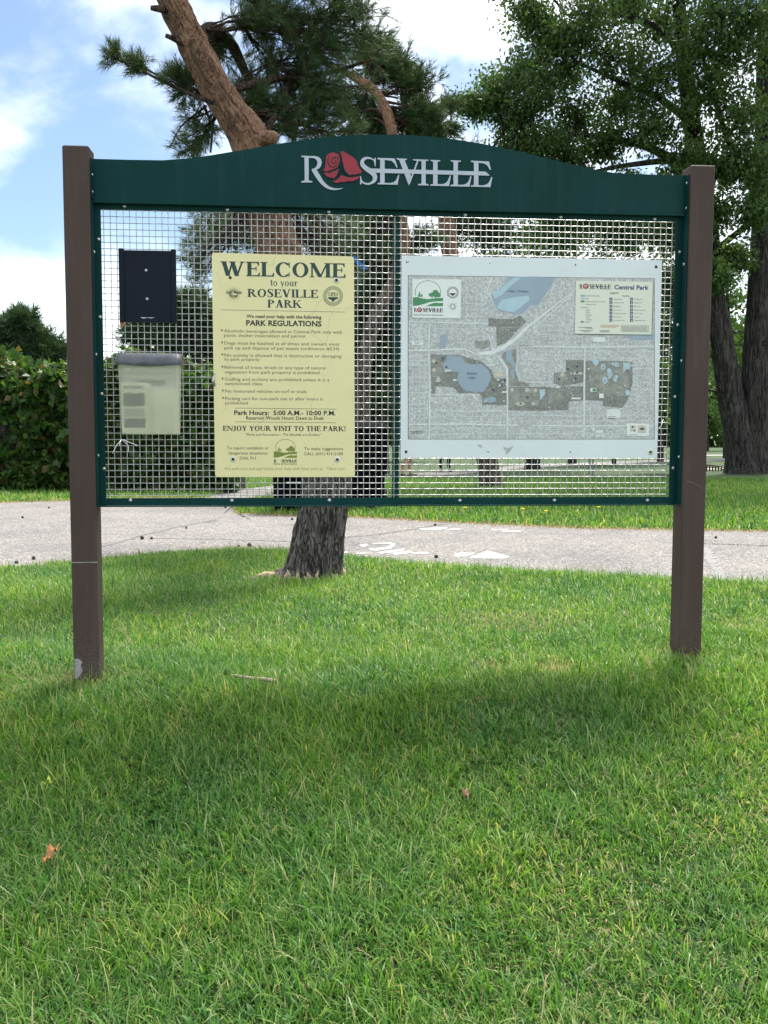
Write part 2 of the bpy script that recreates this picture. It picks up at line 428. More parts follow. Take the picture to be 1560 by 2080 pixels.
M['navy_plastic'] = simple('blue_black_plastic', (0.0035,0.0075,0.0175), 0.5, var=0.3, scale=5, spec=0.2)
M['lid_plastic'] = simple('scuffed_grey_lid', (0.10,0.106,0.122), 0.5, var=0.35, scale=25)
M['bin'] = simple('bin_black_plastic', (0.0035,0.004,0.006), 0.8, var=0.2, scale=6, spec=0.06)
M['paper'] = simple('flyer_paper', (0.66,0.65,0.55), 0.8, var=0.05)
M['paper_dark'] = simple('flyer_print', (0.13,0.13,0.12), 0.7, var=0.2)
def frosted():
    m, nt, b = new_mat('frosted_plastic')
    n = noise_n(nt, 9, 4, 0.6, mapped(nt))
    r = ramp(nt, [(0.3, (0.82,0.82,0.76)), (0.7, (0.88,0.88,0.83))]); nt.links.new(n.outputs['Fac'], r.inputs['Fac'])
    nt.links.new(r.outputs['Color'], b.inputs['Base Color']); b.inputs['Roughness'].default_value = 0.3
    tr = node(nt, 'ShaderNodeBsdfTransparent'); tl = node(nt, 'ShaderNodeBsdfTranslucent')
    tr.inputs['Color'].default_value = (0.93,0.94,0.88,1); tl.inputs['Color'].default_value = (0.88,0.88,0.82,1)
    m1 = node(nt, 'ShaderNodeMixShader'); m1.inputs['Fac'].default_value = 0.55
    m2 = node(nt, 'ShaderNodeMixShader'); m2.inputs['Fac'].default_value = 0.72
    nt.links.new(b.outputs['BSDF'], m1.inputs[1]); nt.links.new(tl.outputs['BSDF'], m1.inputs[2])
    nt.links.new(m1.outputs['Shader'], m2.inputs[1]); nt.links.new(tr.outputs['BSDF'], m2.inputs[2])
    nt.links.new(m2.outputs['Shader'], nt.nodes['Material Output'].inputs['Surface'])
    return m
M['frosted'] = frosted()
M['white_tie'] = simple('white_nylon', (0.80,0.80,0.78), 0.5, var=0.04)
M['blue_tape'] = simple('blue_tape', (0.03,0.17,0.50), 0.6, var=0.15)
M['dry_leaf'] = simple('dry_orange_leaf', (0.42,0.17,0.055), 0.7, var=0.35, scale=60)
M['yellow_leaf'] = simple('yellow_green_leaf', (0.40,0.50,0.06), 0.6, var=0.2, scale=60)
M['stick'] = simple('bare_stick', (0.36,0.30,0.22), 0.85, var=0.4, scale=40, bmp=0.5)
M['cone'] = simple('pine_cone_scale', (0.045,0.035,0.028), 0.9, var=0.4, scale=90)
M['tan_wood'] = simple('splintered_wood', (0.45,0.33,0.22), 0.9, var=0.4, scale=40)
M['skin'] = simple('skin', (0.42,0.24,0.17), 0.55, var=0.06)
M['hair'] = simple('dark_hair', (0.03,0.022,0.018), 0.6)
M['shirt'] = simple('grey_shirt_cloth', (0.22,0.23,0.25), 0.9)
M['navy_cloth'] = simple('dark_navy_cloth', (0.014,0.016,0.028), 0.9)
M['shoe'] = simple('dark_shoe', (0.02,0.02,0.022), 0.6)
M['car_red'] = simple('dark_red_car_paint', (0.16,0.008,0.014), 0.25, var=0.05, coat=0.6)
M['glass'] = simple('tinted_window', (0.20,0.21,0.20), 0.08, var=0.05, spec=0.8)
M['tyre'] = simple('tyre_rubber', (0.015,0.015,0.016), 0.85)
M['chrome'] = simple('pale_bumper', (0.70,0.71,0.72), 0.3, var=0.03)
M['lamp_red'] = simple('tail_lamp', (0.45,0.02,0.02), 0.2)
M['redwood'] = simple('red_brown_wood', (0.115,0.040,0.028), 0.7, var=0.2)
M['grey_metal'] = simple('dull_grey_metal', (0.20,0.21,0.22), 0.5, 0.4, var=0.2)

def bark(name, lo_cols, hi_cols=None, z0=0, z1=1, scale=(14,14,3.2), bstr=0.9, hscale=(9,9,5)):
    m, nt, b = new_mat(name)
    g = node(nt, 'ShaderNodeTexCoord')
    def mp(sc):
        q = node(nt, 'ShaderNodeMapping'); q.inputs['Scale'].default_value = sc; nt.links.new(g.outputs['Object'], q.inputs['Vector']); return q.outputs['Vector']
    def seam(vec, w, dark):
        n_ = noise_n(nt, 1.0, 3, 0.55, vec, 0.8)
        r_ = ramp(nt, [(0.5-w, (1,1,1)), (0.5-w*0.25, dark), (0.5+w*0.25, dark), (0.5+w, (1,1,1))]); nt.links.new(n_.outputs['Fac'], r_.inputs['Fac']); return r_.outputs['Color']
    v = mp(scale); n = noise_n(nt, 1.6, 8, 0.7, v, 0.5)
    r = ramp(nt, [(0.32, lo_cols[0]), (0.5, lo_cols[1]), (0.68, lo_cols[2])]); nt.links.new(n.outputs['Fac'], r.inputs['Fac'])
    s1 = seam(v, 0.06, (0.25,0.24,0.23))
    c = mixc(nt, 1.0, r.outputs['Color'], s1, 'MULTIPLY'); h = mixc(nt, 0.5, n.outputs['Fac'], s1)
    if hi_cols:
        v2 = mp(hscale); n2 = noise_n(nt, 2.2, 8, 0.72, v2, 1.0)
        r2 = ramp(nt, [(0.28, hi_cols[0]), (0.44, hi_cols[1]), (0.60, hi_cols[2]), (0.74, tuple(x*0.8+0.04 for x in hi_cols[1]))]); nt.links.new(n2.outputs['Fac'], r2.inputs['Fac'])
        s2 = seam(v2, 0.028, (0.5,0.44,0.40))
        n3 = noise_n(nt, 0.35, 4, 0.6, v2, 0.6); r3 = ramp(nt, [(0.36, (0.55,0.56,0.58)), (0.5, (1,1,1))]); nt.links.new(n3.outputs['Fac'], r3.inputs['Fac'])
        hi = mixc(nt, 1.0, mixc(nt, 1.0, r2.outputs['Color'], s2, 'MULTIPLY'), r3.outputs['Color'], 'MULTIPLY')
        sp = node(nt, 'ShaderNodeSeparateXYZ'); nt.links.new(g.outputs['Object'], sp.inputs['Vector'])
        mr = node(nt, 'ShaderNodeMapRange'); mr.inputs['From Min'].default_value = z0; mr.inputs['From Max'].default_value = z1
        nt.links.new(sp.outputs['Z'], mr.inputs['Value'])
        c = mixc(nt, mr.outputs['Result'], c, hi); h = mixc(nt, mr.outputs['Result'], h, mixc(nt, 0.5, n2.outputs['Fac'], s2))
    nt.links.new(c, b.inputs['Base Color']); b.inputs['Roughness'].default_value = 0.9
    b.inputs['Specular IOR Level'].default_value = 0.2
    bump(nt, b, h, bstr, 0.02)
    return m
GREYB = [(0.030,0.027,0.025), (0.115,0.105,0.098), (0.24,0.22,0.205)]
ORANGEB = [(0.058,0.036,0.026), (0.175,0.100,0.064), (0.255,0.155,0.100)]
M['pine_bark'] = bark('pine_bark', GREYB, ORANGEB, 1.1, 2.1, scale=(26,26,5), hscale=(16,16,9))
M['pine_limb'] = bark('pine_limb_bark', [(0.025,0.018,0.014), (0.07,0.048,0.035), (0.13,0.09,0.065)], scale=(20,20,20))
M['pine_bark_mid'] = bark('mid_pine_bark', [(0.05,0.042,0.038), (0.12,0.095,0.08), (0.20,0.16,0.13)], ORANGEB, 3.4, 4.8, scale=(12,12,3), hscale=(9,9,5))
M['oak_bark'] = bark('furrowed_bark', [(0.022,0.020,0.018), (0.056,0.053,0.049), (0.102,0.096,0.088)], scale=(11,11,1.3), bstr=1.0)
M['dark_bark'] = bark('dark_bark', [(0.018,0.017,0.016), (0.045,0.042,0.038), (0.08,0.075,0.07)], scale=(8,8,2))

# ================================================================== the setting
def make_ground():
    xs = np.unique(np.concatenate([np.linspace(-300,-30,10), np.linspace(-30,-7,24), np.arange(-7,7.01,0.14), np.linspace(7,30,24), np.linspace(30,300,10)]))
    ys = np.unique(np.concatenate([np.linspace(-40,-2,8), np.arange(-2,12,0.14), np.arange(12,34,0.5), np.linspace(34,120,24), np.linspace(120,420,6)]))
    X, Y = np.meshgrid(xs, ys)
    Z = ground(X, Y)
    V = np.stack([X.ravel(), Y.ravel(), Z.ravel()], 1)
    nx, ny = len(xs), len(ys)
    i = np.arange(ny-1)[:,None]*nx + np.arange(nx-1)[None,:]
    i = i.ravel()
    F = np.stack([i, i+1, i+nx+1, i+nx], 1)
    o = link('ground', np_mesh('ground', V, [F], True), M['ground'])
    return kind(o, 'structure')
make_ground()

FAR_PX = [(2600,1118),(1900,1090),(1560,1080),(1200,1075),(1000,1066),(850,1058),(700,1051),(560,1047),(482,1044),(474,1028),(430,1013),(300,1012),(140,1018),(0,1022),(-500,1030),(-1500,1040)]
FE = np.array([on_ground(*p)[:2] for p in FAR_PX])[::-1]
def far_edge(X): return np.interp(X, FE[:,0], FE[:,1])
UP_PX = [(400,1011),(440,1000),(560,987),(700,974),(830,963),(960,954),(1060,945),(1250,937.5),(1400,933),(1700,927)]
LO_PX = [(476,1031),(500,1020),(560,1005),(700,986),(830,971),(960,962),(1060,952),(1250,943),(1400,937.5),(1700,930)]
UPW = np.array([on_ground(*p)[:2] for p in UP_PX]); LOW = np.array([on_ground(*p)[:2] for p in LO_PX])

def strip(name, A, B, n, m, lift, mat, jag=0.0):
    """paved sheet between two ground polylines"""
    def resample(P, n):
        d = np.r_[0, np.cumsum(np.linalg.norm(np.diff(P, axis=0), axis=1))]
        t = np.linspace(0, d[-1], n); return np.stack([np.interp(t, d, P[:,0]), np.interp(t, d, P[:,1])], 1)
    A = resample(np.asarray(A), n); B = resample(np.asarray(B), n)
    if jag:
        A = A + RNG.normal(0, jag, A.shape); B = B + RNG.normal(0, jag, B.shape)
    t = np.linspace(0, 1, m)[None,:,None]
    P = A[:,None,:]*(1-t) + B[:,None,:]*t
    Z = ground(P[...,0], P[...,1]) + lift
    V = np.concatenate([P, Z[...,None]], 2).reshape(-1, 3)
    i = (np.arange(n-1)[:,None]*m + np.arange(m-1)[None,:]).ravel()
    F = np.stack([i, i+1, i+m+1, i+m], 1)
    a, b_, c = V[F[0,0]], V[F[0,1]], V[F[0,2]]
    if np.cross(b_-a, c-a)[2] < 0: F = F[:, ::-1]
    return kind(link(name, np_mesh(name, V, [F], True), mat), 'structure')
xs = np.linspace(-9, 9, 260)
strip('path', np.stack([xs, np.interp(xs, EDGE_X, EDGE_Y) - 0.03], 1), np.stack([xs, far_edge(xs)], 1), 260, 26, 0.007, M['asphalt'], 0.012)
strip('side_path', LOW, UPW, 120, 8, 0.011, M['asphalt'], 0.01)
def px_ground(pts): return np.array([on_ground(*p)[:2] for p in pts])
strip('far_sidewalk', px_ground([(1380,955.5),(1490,954.5),(1700,953)]), px_ground([(1380,951.5),(1490,950.5),(1700,949.5)]), 60, 4, 0.014, M['concrete'])
strip('far_sidewalk', px_ground([(1380,927),(1480,926),(1800,924)]), px_ground([(1380,925.0),(1480,924.2),(1800,922)]), 60, 4, 0.02, M['concrete'])

# painted marks and cracks on the path, each a sheet a few millimetres above it
def ground_poly(name, px, lift, mat, label, cat):
    P = np.array([on_ground(*p) for p in px])
    c = P.mean(0); V = P.copy(); V[:,2] = ground(P[:,0], P[:,1]) + lift
    me = bpy.data.meshes.new(name); me.from_pydata([tuple(v - c) for v in V], [], [tuple(range(len(V)))]); me.update()
    if me.polygons[0].normal.z < 0: me.flip_normals()
    o = link(name, me, mat); o.location = tuple(c); return tag(o, label, cat)
def ground_marks(root, name, polys, lift, mat):
    for px in polys:
        P = np.array([on_ground(*p) for p in px]); V = P.copy(); V[:,2] = ground(P[:,0], P[:,1]) + lift
        V = V - np.array(root.location)
        me = bpy.data.meshes.new(name); me.from_pydata([tuple(v) for v in V], [], [tuple(range(len(V)))]); me.update()
        if me.polygons[0].normal.z < 0: me.flip_normals()
        link(name, me, mat, root)
def c7(pts): return [(440 + x/2.786, 850 + y/2.786) for x, y in pts]
r = thing('road_marking', 'worn white painted letters and arrow on the path right of the leaning trunk', 'road marking', on_ground(860,1120))
ground_marks(r, 'painted_stroke', [
    c7([(808,722),(840,715),(860,722),(836,733),(815,731)]), c7([(880,712),(985,708),(1015,718),(1000,734),(950,732),(988,724),(975,716),(890,718)]),
    c7([(860,742),(985,734),(1000,741),(905,756),(870,752)]), c7([(905,765),(1040,745),(1070,742),(1050,756),(930,772)]), c7([(985,770),(1085,755),(1110,765),(1190,762),(1205,772),(1130,775),(1095,768),(1010,780)]),
    c7([(700,764),(745,760),(750,768),(700,772)]), c7([(775,772),(850,765),(835,778)]),
    c7([(1345,778),(1380,765),(1470,768),(1420,788),(1350,788)])], 0.0105, M['road_paint'])
ground_marks(r, 'painted_arrowhead', [[(950,1137),(990,1121),(1036,1133),(1028,1137)]], 0.0105, M['road_paint'])
r2 = thing('road_marking', 'short white painted dashes on the path near its far grass edge', 'road marking', on_ground(960,1077))
ground_marks(r2, 'painted_stroke', [c7([(1140,628),(1290,620),(1310,626),(1240,637),(1160,636)]), c7([(1290,634),(1370,626),(1388,632),(1310,638)]),
    [(996,1077),(1030,1076.5),(1034,1078.3),(1000,1079)], [(1015,1080.5),(1055,1080),(1060,1082.5),(1025,1082.5)]], 0.0105, M['road_paint'])
def unit(v): return v / (np.linalg.norm(v, axis=-1, keepdims=True) + 1e-9)
def crack(pts, w, label, mat=None):
    P = np.array([on_ground(*p)[:2] for p in pts]); d = np.r_[0, np.cumsum(np.linalg.norm(np.diff(P, axis=0), axis=1))]
    t = np.linspace(0, d[-1], 46); Q = np.stack([np.interp(t, d, P[:,0]), np.interp(t, d, P[:,1])], 1) + RNG.normal(0, 0.014, (46,2))
    c = Q.mean(0); V = []; TG = unit(np.gradient(np.stack([np.interp(t, d, P[:,0]), np.interp(t, d, P[:,1])], 1), axis=0)); NRM = np.stack([-TG[:,1], TG[:,0]], 1)
    for i in range(46):
        s = w * (0.45 + 0.9*RNG.random()); nx, ny = NRM[i]; V.append((Q[i,0]-nx*s, Q[i,1]-ny*s)); V.append((Q[i,0]+nx*s, Q[i,1]+ny*s))
    V = np.array(V); Z = ground(V[:,0], V[:,1]) + 0.0095
    z0 = float(ground(c[0], c[1]))
    VV = np.c_[V[:,0]-c[0], V[:,1]-c[1], Z-z0]
    F = np.array([(2*i, 2*i+2, 2*i+3, 2*i+1) for i in range(45)])
    o = link('crack', np_mesh('crack', VV, [F]), mat or M['crack']); o.location = (c[0], c[1], z0)
    return tag(o, label, 'crack', 'cracks in the path')
crack([(300,1095),(440,1097),(600,1102)], 0.016, 'long dark crack in the path left of the leaning trunk')
crack([(212,1112),(290,1090),(350,1074),(440,1058)], 0.02, 'mossy diagonal crack in the path right of the left post')
crack([(700,1093),(760,1088),(830,1078),(900,1066)], 0.03, 'dark sealed crack slanting across the path right of the trunk')
crack([(1432,1106),(1500,1108),(1600,1113)], 0.018, 'thin dark crack across the path right of the right post')
crack([(1428,1114),(1442,1135),(1456,1160),(1466,1181)], 0.05, 'broad grey sealed seam in the path beside the right post', M['seam_grey'])

# ------------------------------------------------------------------ grass
def blades(name, X, Y, length, width, mat, seg3, lean=(0.15,0.95), fade_base=0.0):
    n = len(X); Z = ground(X, Y) - 0.004
    ph = RNG.uniform(0, 2*np.pi, n)
    # tufts lean together a little
    ph = ph*0.8 + 0.2*(2*np.pi*(0.5+0.5*np.sin(X*5.3+2*np.sin(Y*4.1))))
    D = np.stack([np.cos(ph), np.sin(ph), np.zeros(n)], 1)
    tw = ph + np.pi/2 + RNG.normal(0, 0.5, n)
    W = np.stack([np.cos(tw), np.sin(tw), np.zeros(n)], 1) * (width*0.5)[:,None]
    a0 = RNG.uniform(lean[0]*0.4, lean[1]*0.7, n); bend = RNG.uniform(0.1, 1.3, n)
    base = np.stack([X, Y, Z], 1)
    k = 3 if seg3 else 2
    pts = [base]
    for i in range(k):
        a = a0 + bend*(i/(k-1) if k > 1 else 0)
        pts.append(pts[-1] + (D*np.sin(a)[:,None] + np.array([0,0,1.0])*np.cos(a)[:,None]) * (length/k)[:,None])
    rows = []
    for i in range(k):
        f = 1.0 - 0.22*i
        rows += [pts[i]-W*f, pts[i]+W*f]
    rows.append(pts[k])
    m = len(rows)
    V = np.stack(rows, 1).reshape(-1, 3)
    o = np.arange(n)*m
    Q = [np.stack([o+2*i, o+2*i+1, o+2*i+3, o+2*i+2], 1) for i in range(k-1)]
    T = np.stack([o+2*(k-1), o+2*(k-1)+1, o+2*k], 1)
    ob = link(name, np_mesh(name, V, [np.concatenate(Q), T], True), mat)
    return kind(ob, 'stuff')
def vnoise(X, Y, s, seed=0):
    return np.sin(X*s*1.3+seed+1.7*np.sin(Y*s*0.9+seed*2)) * np.sin(Y*s*1.1-seed+1.3*np.sin(X*s*0.7+seed))
def scatter(n, y0, y1, half, extra):
    Y = np.sqrt(RNG.uniform(y0**2, y1**2, n)); X = RNG.uniform(-1, 1, n) * (half*Y + extra)
    return X, Y
def bare(X, Y):                      # trodden, thin spots at the feet of posts and trunk
    k = np.zeros_like(X)
    for cx, cy, r in BARE: k = np.maximum(k, np.exp(-(((X-cx)**2+(Y-cy)**2)/r**2)))
    return k
_lp = EYE + ray(176,1380)*4.0
_rp = EYE + ray(1401,1325)*4.225
_tb = on_ground(630,1168)
BARE = [(_lp[0], _lp[1]+0.02, 0.15), (_rp[0]-0.05, _rp[1], 0.14), (_tb[0], _tb[1]-0.05, 0.30), (0.45, 4.0, 0.12), (0.7, 3.95, 0.1)]
X, Y = scatter(225000, 1.75, 4.6, 0.42, 0.15)
keep = (RNG.random(len(X)) > 0.75*bare(X, Y))
X, Y = X[keep], Y[keep]
ln = RNG.gamma(5, 0.0094, len(X)) * (1 + 0.30*vnoise(X, Y, 3.0, 1) + 0.2*vnoise(X, Y, 11.0, 5)); ln = np.clip(ln, 0.018, 0.14)
kd = blades('lawn_grass', X, Y, ln, RNG.uniform(0.0024, 0.0062, len(X)), M['grass'], True, (0.2,1.6))
tag(kd, 'green lawn grass in front of the signboard', 'grass')
X, Y = scatter(215000, 4.6, 9.3, 0.42, 0.4)
e = np.interp(X, EDGE_X, EDGE_Y) + 0.05*vnoise(X, Y, 9, 3) + RNG.normal(0, 0.03, len(X))
keep = (Y < e) & (RNG.random(len(X)) > 0.8*bare(X, Y))
X, Y = X[keep], Y[keep]
ln = np.clip(RNG.gamma(5, 0.0100, len(X)) * (1 + 0.30*vnoise(X, Y, 2.6, 1)), 0.02, 0.12)
kd = blades('lawn_grass', X, Y, ln, RNG.uniform(0.0032, 0.0062, len(X)), M['grass'], False, (0.2,1.5))
tag(kd, 'bright lawn grass between the signboard and the path', 'grass')
def side_mask(X, Y):
    lo = np.interp(X, LOW[:,0], LOW[:,1]); up = np.interp(X, UPW[:,0], UPW[:,1])
    return (X > LOW[0,0]-0.8) & (Y > lo-0.05) & (Y < up+0.05)
X, Y = scatter(230000, 10.2, 27, 0.42, 0.8)
keep = (Y > far_edge(X) + RNG.normal(0.0, 0.05, len(X))) & ~side_mask(X, Y)
X, Y = X[keep], Y[keep]
kd = blades('lawn_grass', X, Y, np.clip(RNG.gamma(6, 0.014, len(X)), 0.04, 0.17), RNG.uniform(0.010, 0.020, len(X)), M['grass'], False)
tag(kd, 'shaded lawn grass beyond the path', 'grass')

# clover and broad weeds in patches
Xc, Yc = scatter(60000, 1.75, 7.2, 0.42, 0.15)
keep = (vnoise(Xc, Yc, 1.9, 13) + 0.5*vnoise(Xc, Yc, 6.0, 3) > 0.78) & (Yc < np.interp(Xc, EDGE_X, EDGE_Y))
xe = RNG.uniform(-4, 4, 3000); ye = np.interp(xe, EDGE_X, EDGE_Y) - np.abs(RNG.normal(0, 0.10, 3000)); ke = vnoise(xe, ye, 2.4, 21) > 0.25
Xc = np.concatenate([Xc[keep], xe[ke]]); Yc = np.concatenate([Yc[keep], ye[ke]])
kd = blades('clover_and_weeds', Xc, Yc, RNG.uniform(0.03, 0.065, len(Xc)), RNG.uniform(0.010, 0.019, len(Xc)), M['weed'], True, (0.5,1.9))
tag(kd, 'patches of clover and broad leaved weeds in the lawn', 'weeds')
# dry clippings: thatch in the lawn and along the path's edges
X1, Y1 = scatter(26000, 1.75, 5.2, 0.42, 0.15)
keep = RNG.random(len(X1)) < 0.25 + 0.75*(vnoise(X1, Y1, 2.2, 8) > 0.35) 
X1, Y1 = X1[keep], Y1[keep]
xa = RNG.uniform(-4.2, 4.2, 5200); ya = np.interp(xa, EDGE_X, EDGE_Y) + RNG.normal(0.02, 0.07, 5200)
xb = RNG.uniform(-6, 6, 7000); yb = far_edge(xb) + RNG.normal(-0.04, 0.09, 7000)
rb = np.concatenate([np.stack([cx + RNG.normal(0, r*0.9, 900), cy + RNG.normal(0, r*0.9, 900)], 1) for cx, cy, r in BARE])
X = np.concatenate([X1, xa, xb, rb[:,0]]); Y = np.concatenate([Y1, ya, yb, rb[:,1]])
kd = blades('dry_clippings', X, Y, RNG.uniform(0.02, 0.06, len(X))*np.where(Y > 9, 1.6, 1), RNG.uniform(0.002, 0.005, len(X))*np.where(Y > 9, 2.2, 1), M['straw'], False, (1.2,2.0))
tag(kd, 'dry straw clippings in the lawn and along the path edges', 'clippings')

# ================================================================== plants
def unit(v): return v / (np.linalg.norm(v, axis=-1, keepdims=True) + 1e-9)
def rnd_dir(n):
    return unit(RNG.normal(0, 1, (n, 3)))
def needle_mesh(name, P, D, shoot, n, nl, nw, mat, parent, spread=0.8):
    """shoots at P growing along D, n needles each"""
    k = len(P); 
    t = RNG.random((k, n)); ax = D[:,None,:]
    R = rnd_dir(k*n).reshape(k, n, 3); R = unit(R - (R*ax).sum(-1, keepdims=True)*ax)
    a = RNG.uniform(0.35, 1.0, (k, n, 1)) * spread
    base = P[:,None,:] + ax*(t*shoot)[...,None]
    nd = unit(ax*np.cos(a) + R*np.sin(a))
    tip = base + nd*(nl*RNG.uniform(0.7, 1.2, (k, n, 1)))
    w = unit(np.cross(nd, rnd_dir(k*n).reshape(k, n, 3))) * nw * 0.5
    V = np.stack([base-w, base+w, tip], 2).reshape(-1, 3)
    F = np.arange(len(V)).reshape(-1, 3)
    return link(name, np_mesh(name, V, [F]), mat, parent)
def leaf_mesh(name, P, size, mat, parent, droop=0.5, aspect=0.55):
    n = len(P)
    d = rnd_dir(n); d[:,2] -= droop; d = unit(d)
    w = unit(np.cross(d, rnd_dir(n)))
    nrm = unit(np.cross(d, w))
    L_ = (size*RNG.uniform(0.6, 1.3, n))[:,None]; Wd = L_*aspect
    a = P; m = P + d*L_*0.42 ; t = P + d*L_ - nrm*L_*0.12
    V = np.stack([a, m + w*Wd*0.5 + nrm*Wd*0.12, t, m - w*Wd*0.5 + nrm*Wd*0.12], 1).reshape(-1, 3)
    o = np.arange(n)*4
    F = np.concatenate([np.stack([o, o+1, o+2], 1), np.stack([o, o+2, o+3], 1)])
    return link(name, np_mesh(name, V, [F]), mat, parent)
def bez(a, b, c, n):
    t = np.linspace(0, 1, n)[:,None]
    return a*(1-t)**2 + 2*b*t*(1-t) + c*t*t
def wig(pts, amt):
    pts = np.array(pts, float); k = len(pts)
    if k > 2: pts[1:-1] += RNG.normal(0, amt, (k-2, 3))
    return pts
def spline(ctrl, n):
    """smooth curve through control points (x, y, z, radius)"""
    C = np.array(ctrl, float); k = len(C)
    ext = np.vstack([2*C[0]-C[1], C, 2*C[-1]-C[-2]])
    out = []
    seg = np.linspace(0, k-1, n)
    for s in seg:
        i = min(int(s), k-2); t = s-i
        p0, p1, p2, p3 = ext[i], ext[i+1], ext[i+2], ext[i+3]
        out.append(0.5*((2*p1)+(-p0+p2)*t+(2*p0-5*p1+4*p2-p3)*t*t+(-p0+3*p1-3*p2+p3)*t**3))
    return np.array(out)
def bark_trunk(name, ctrl, n, sides, mat, parent, origin, amp, fz, fa, flare=0.0):
    """trunk tube with furrowed relief"""
    S = spline(ctrl, n); P = S[:,:3]; Rr = S[:,3]
    T = np.gradient(P, axis=0); T = unit(T)
    up = np.array([0.0, -1.0, 0.0])
    A = unit(np.cross(T, np.tile(up, (n,1)))); B = np.cross(A, T)
    dist = np.r_[0, np.cumsum(np.linalg.norm(np.diff(P, axis=0), axis=1))]
    V = np.zeros((n, sides, 3))
    for i in range(n):
        for k in range(sides):
            th = 2*math.pi*k/sides
            q = Vector((math.cos(th)*fa, math.sin(th)*fa, dist[i]*fz))
            r1 = abs(mnoise.noise(q + Vector((0,0,3.7)))); r2 = abs(mnoise.noise(q*2.3)); r3 = mnoise.noise(q*5.1)
            h = min(1.0, (r1*1.9))**0.6 * 0.75 + min(1.0, r2*2)*0.3 + 0.18*r3
            fl = 1 + flare*math.exp(-dist[i]/0.14)*(0.6+0.6*math.sin(3*th+0.7)+0.3*math.sin(5*th))
            rr = Rr[i]*fl + amp*(h-0.55)
            V[i,k] = P[i] + rr*(A[i]*math.cos(th) + B[i]*math.sin(th))
    V = V.reshape(-1,3) - np.array(origin)
    i = (np.arange(n-1)[:,None]*sides + np.arange(sides)[None,:]).ravel(); k = np.tile(np.arange(sides), n-1)
    j = i - k + (k+1) % sides
    F = np.stack([i, j, j+sides, i+sides], 1)
    return link(name, np_mesh(name, V, [F], True), mat, parent)

def pine(label, base, trunk_ctrl, blobs, far=False, mat_bark=None, limbs=(), group=None, trunk_res=(60,20), amp=0.006, needle=(0.07, 0.005, 26), nsh=1.0, flare=0.1, twig_r=0.006, fz=3.0, fa=2.4):
    """blobs: (centre, radius xyz, attach point, number of twigs)"""
    root = thing('pine_tree', label, 'tree', base, 0, group)
    O = np.array(base, float)
    bark_trunk('trunk', trunk_ctrl, trunk_res[0], trunk_res[1], mat_bark or M['pine_bark'], root, O, amp, fz, fa, flare)
    for ctrl in limbs:
        S = spline(ctrl, 16); thick = ctrl[0][3] > 0.09
        MB().tube(S[:,:3]-O, S[:,3], 8).build('limb', M['pine_bark'] if thick else M['pine_limb'], root)
    tw = MB(); P = []; D = []
    for c, rad, att, nt_ in blobs:
        c = np.array(c, float); rad = np.array(rad, float); att = np.array(att, float)
        for _ in range(int(nt_)):
            e = c + rnd_dir(1)[0]*rad*RNG.random()**0.45
            mid = (att + e)/2 + RNG.normal(0, 0.08, 3)*np.linalg.norm(e-att) + np.array([0,0,-0.05])*np.linalg.norm(e-att)
            B_ = bez(att, mid, e, 7); B_ = wig(B_, 0.012*np.linalg.norm(e-att))
            tw.tube(B_-O, np.linspace(twig_r*1.7, twig_r*0.5, 7), 3, False)
            ln = np.linalg.norm(rad)
            for q in range(int(7*nsh)):
                u = RNG.uniform(0.5, 1.0); kx = u*6; i0 = min(int(kx), 5)
                p0 = B_[i0]*(1-(kx-i0)) + B_[i0+1]*(kx-i0)
                d = unit((B_[6]-B_[3]) / (np.linalg.norm(B_[6]-B_[3])+1e-6) + RNG.normal(0, 0.75, 3) + np.array([0,0,0.25]))
                l = RNG.uniform(0.10, 0.30)*ln
                tw.tube([p0-O, p0+d*l-O], [twig_r*0.55, twig_r*0.35], 3, False)
                for h in range(3):
                    P.append(p0 + d*l*(0.35+0.32*h) - O); D.append(unit(d + RNG.normal(0, 0.35, 3)))
    kind(tw.build('twigs', M['pine_limb'], root), 'stuff')
    P = np.array(P); D = np.array(D)
    crown = needle_mesh('crown', P, D, needle[0]*1.5, needle[2], needle[0], needle[1], M['pine_far'] if far else M['pine_needle'], root)
    return root

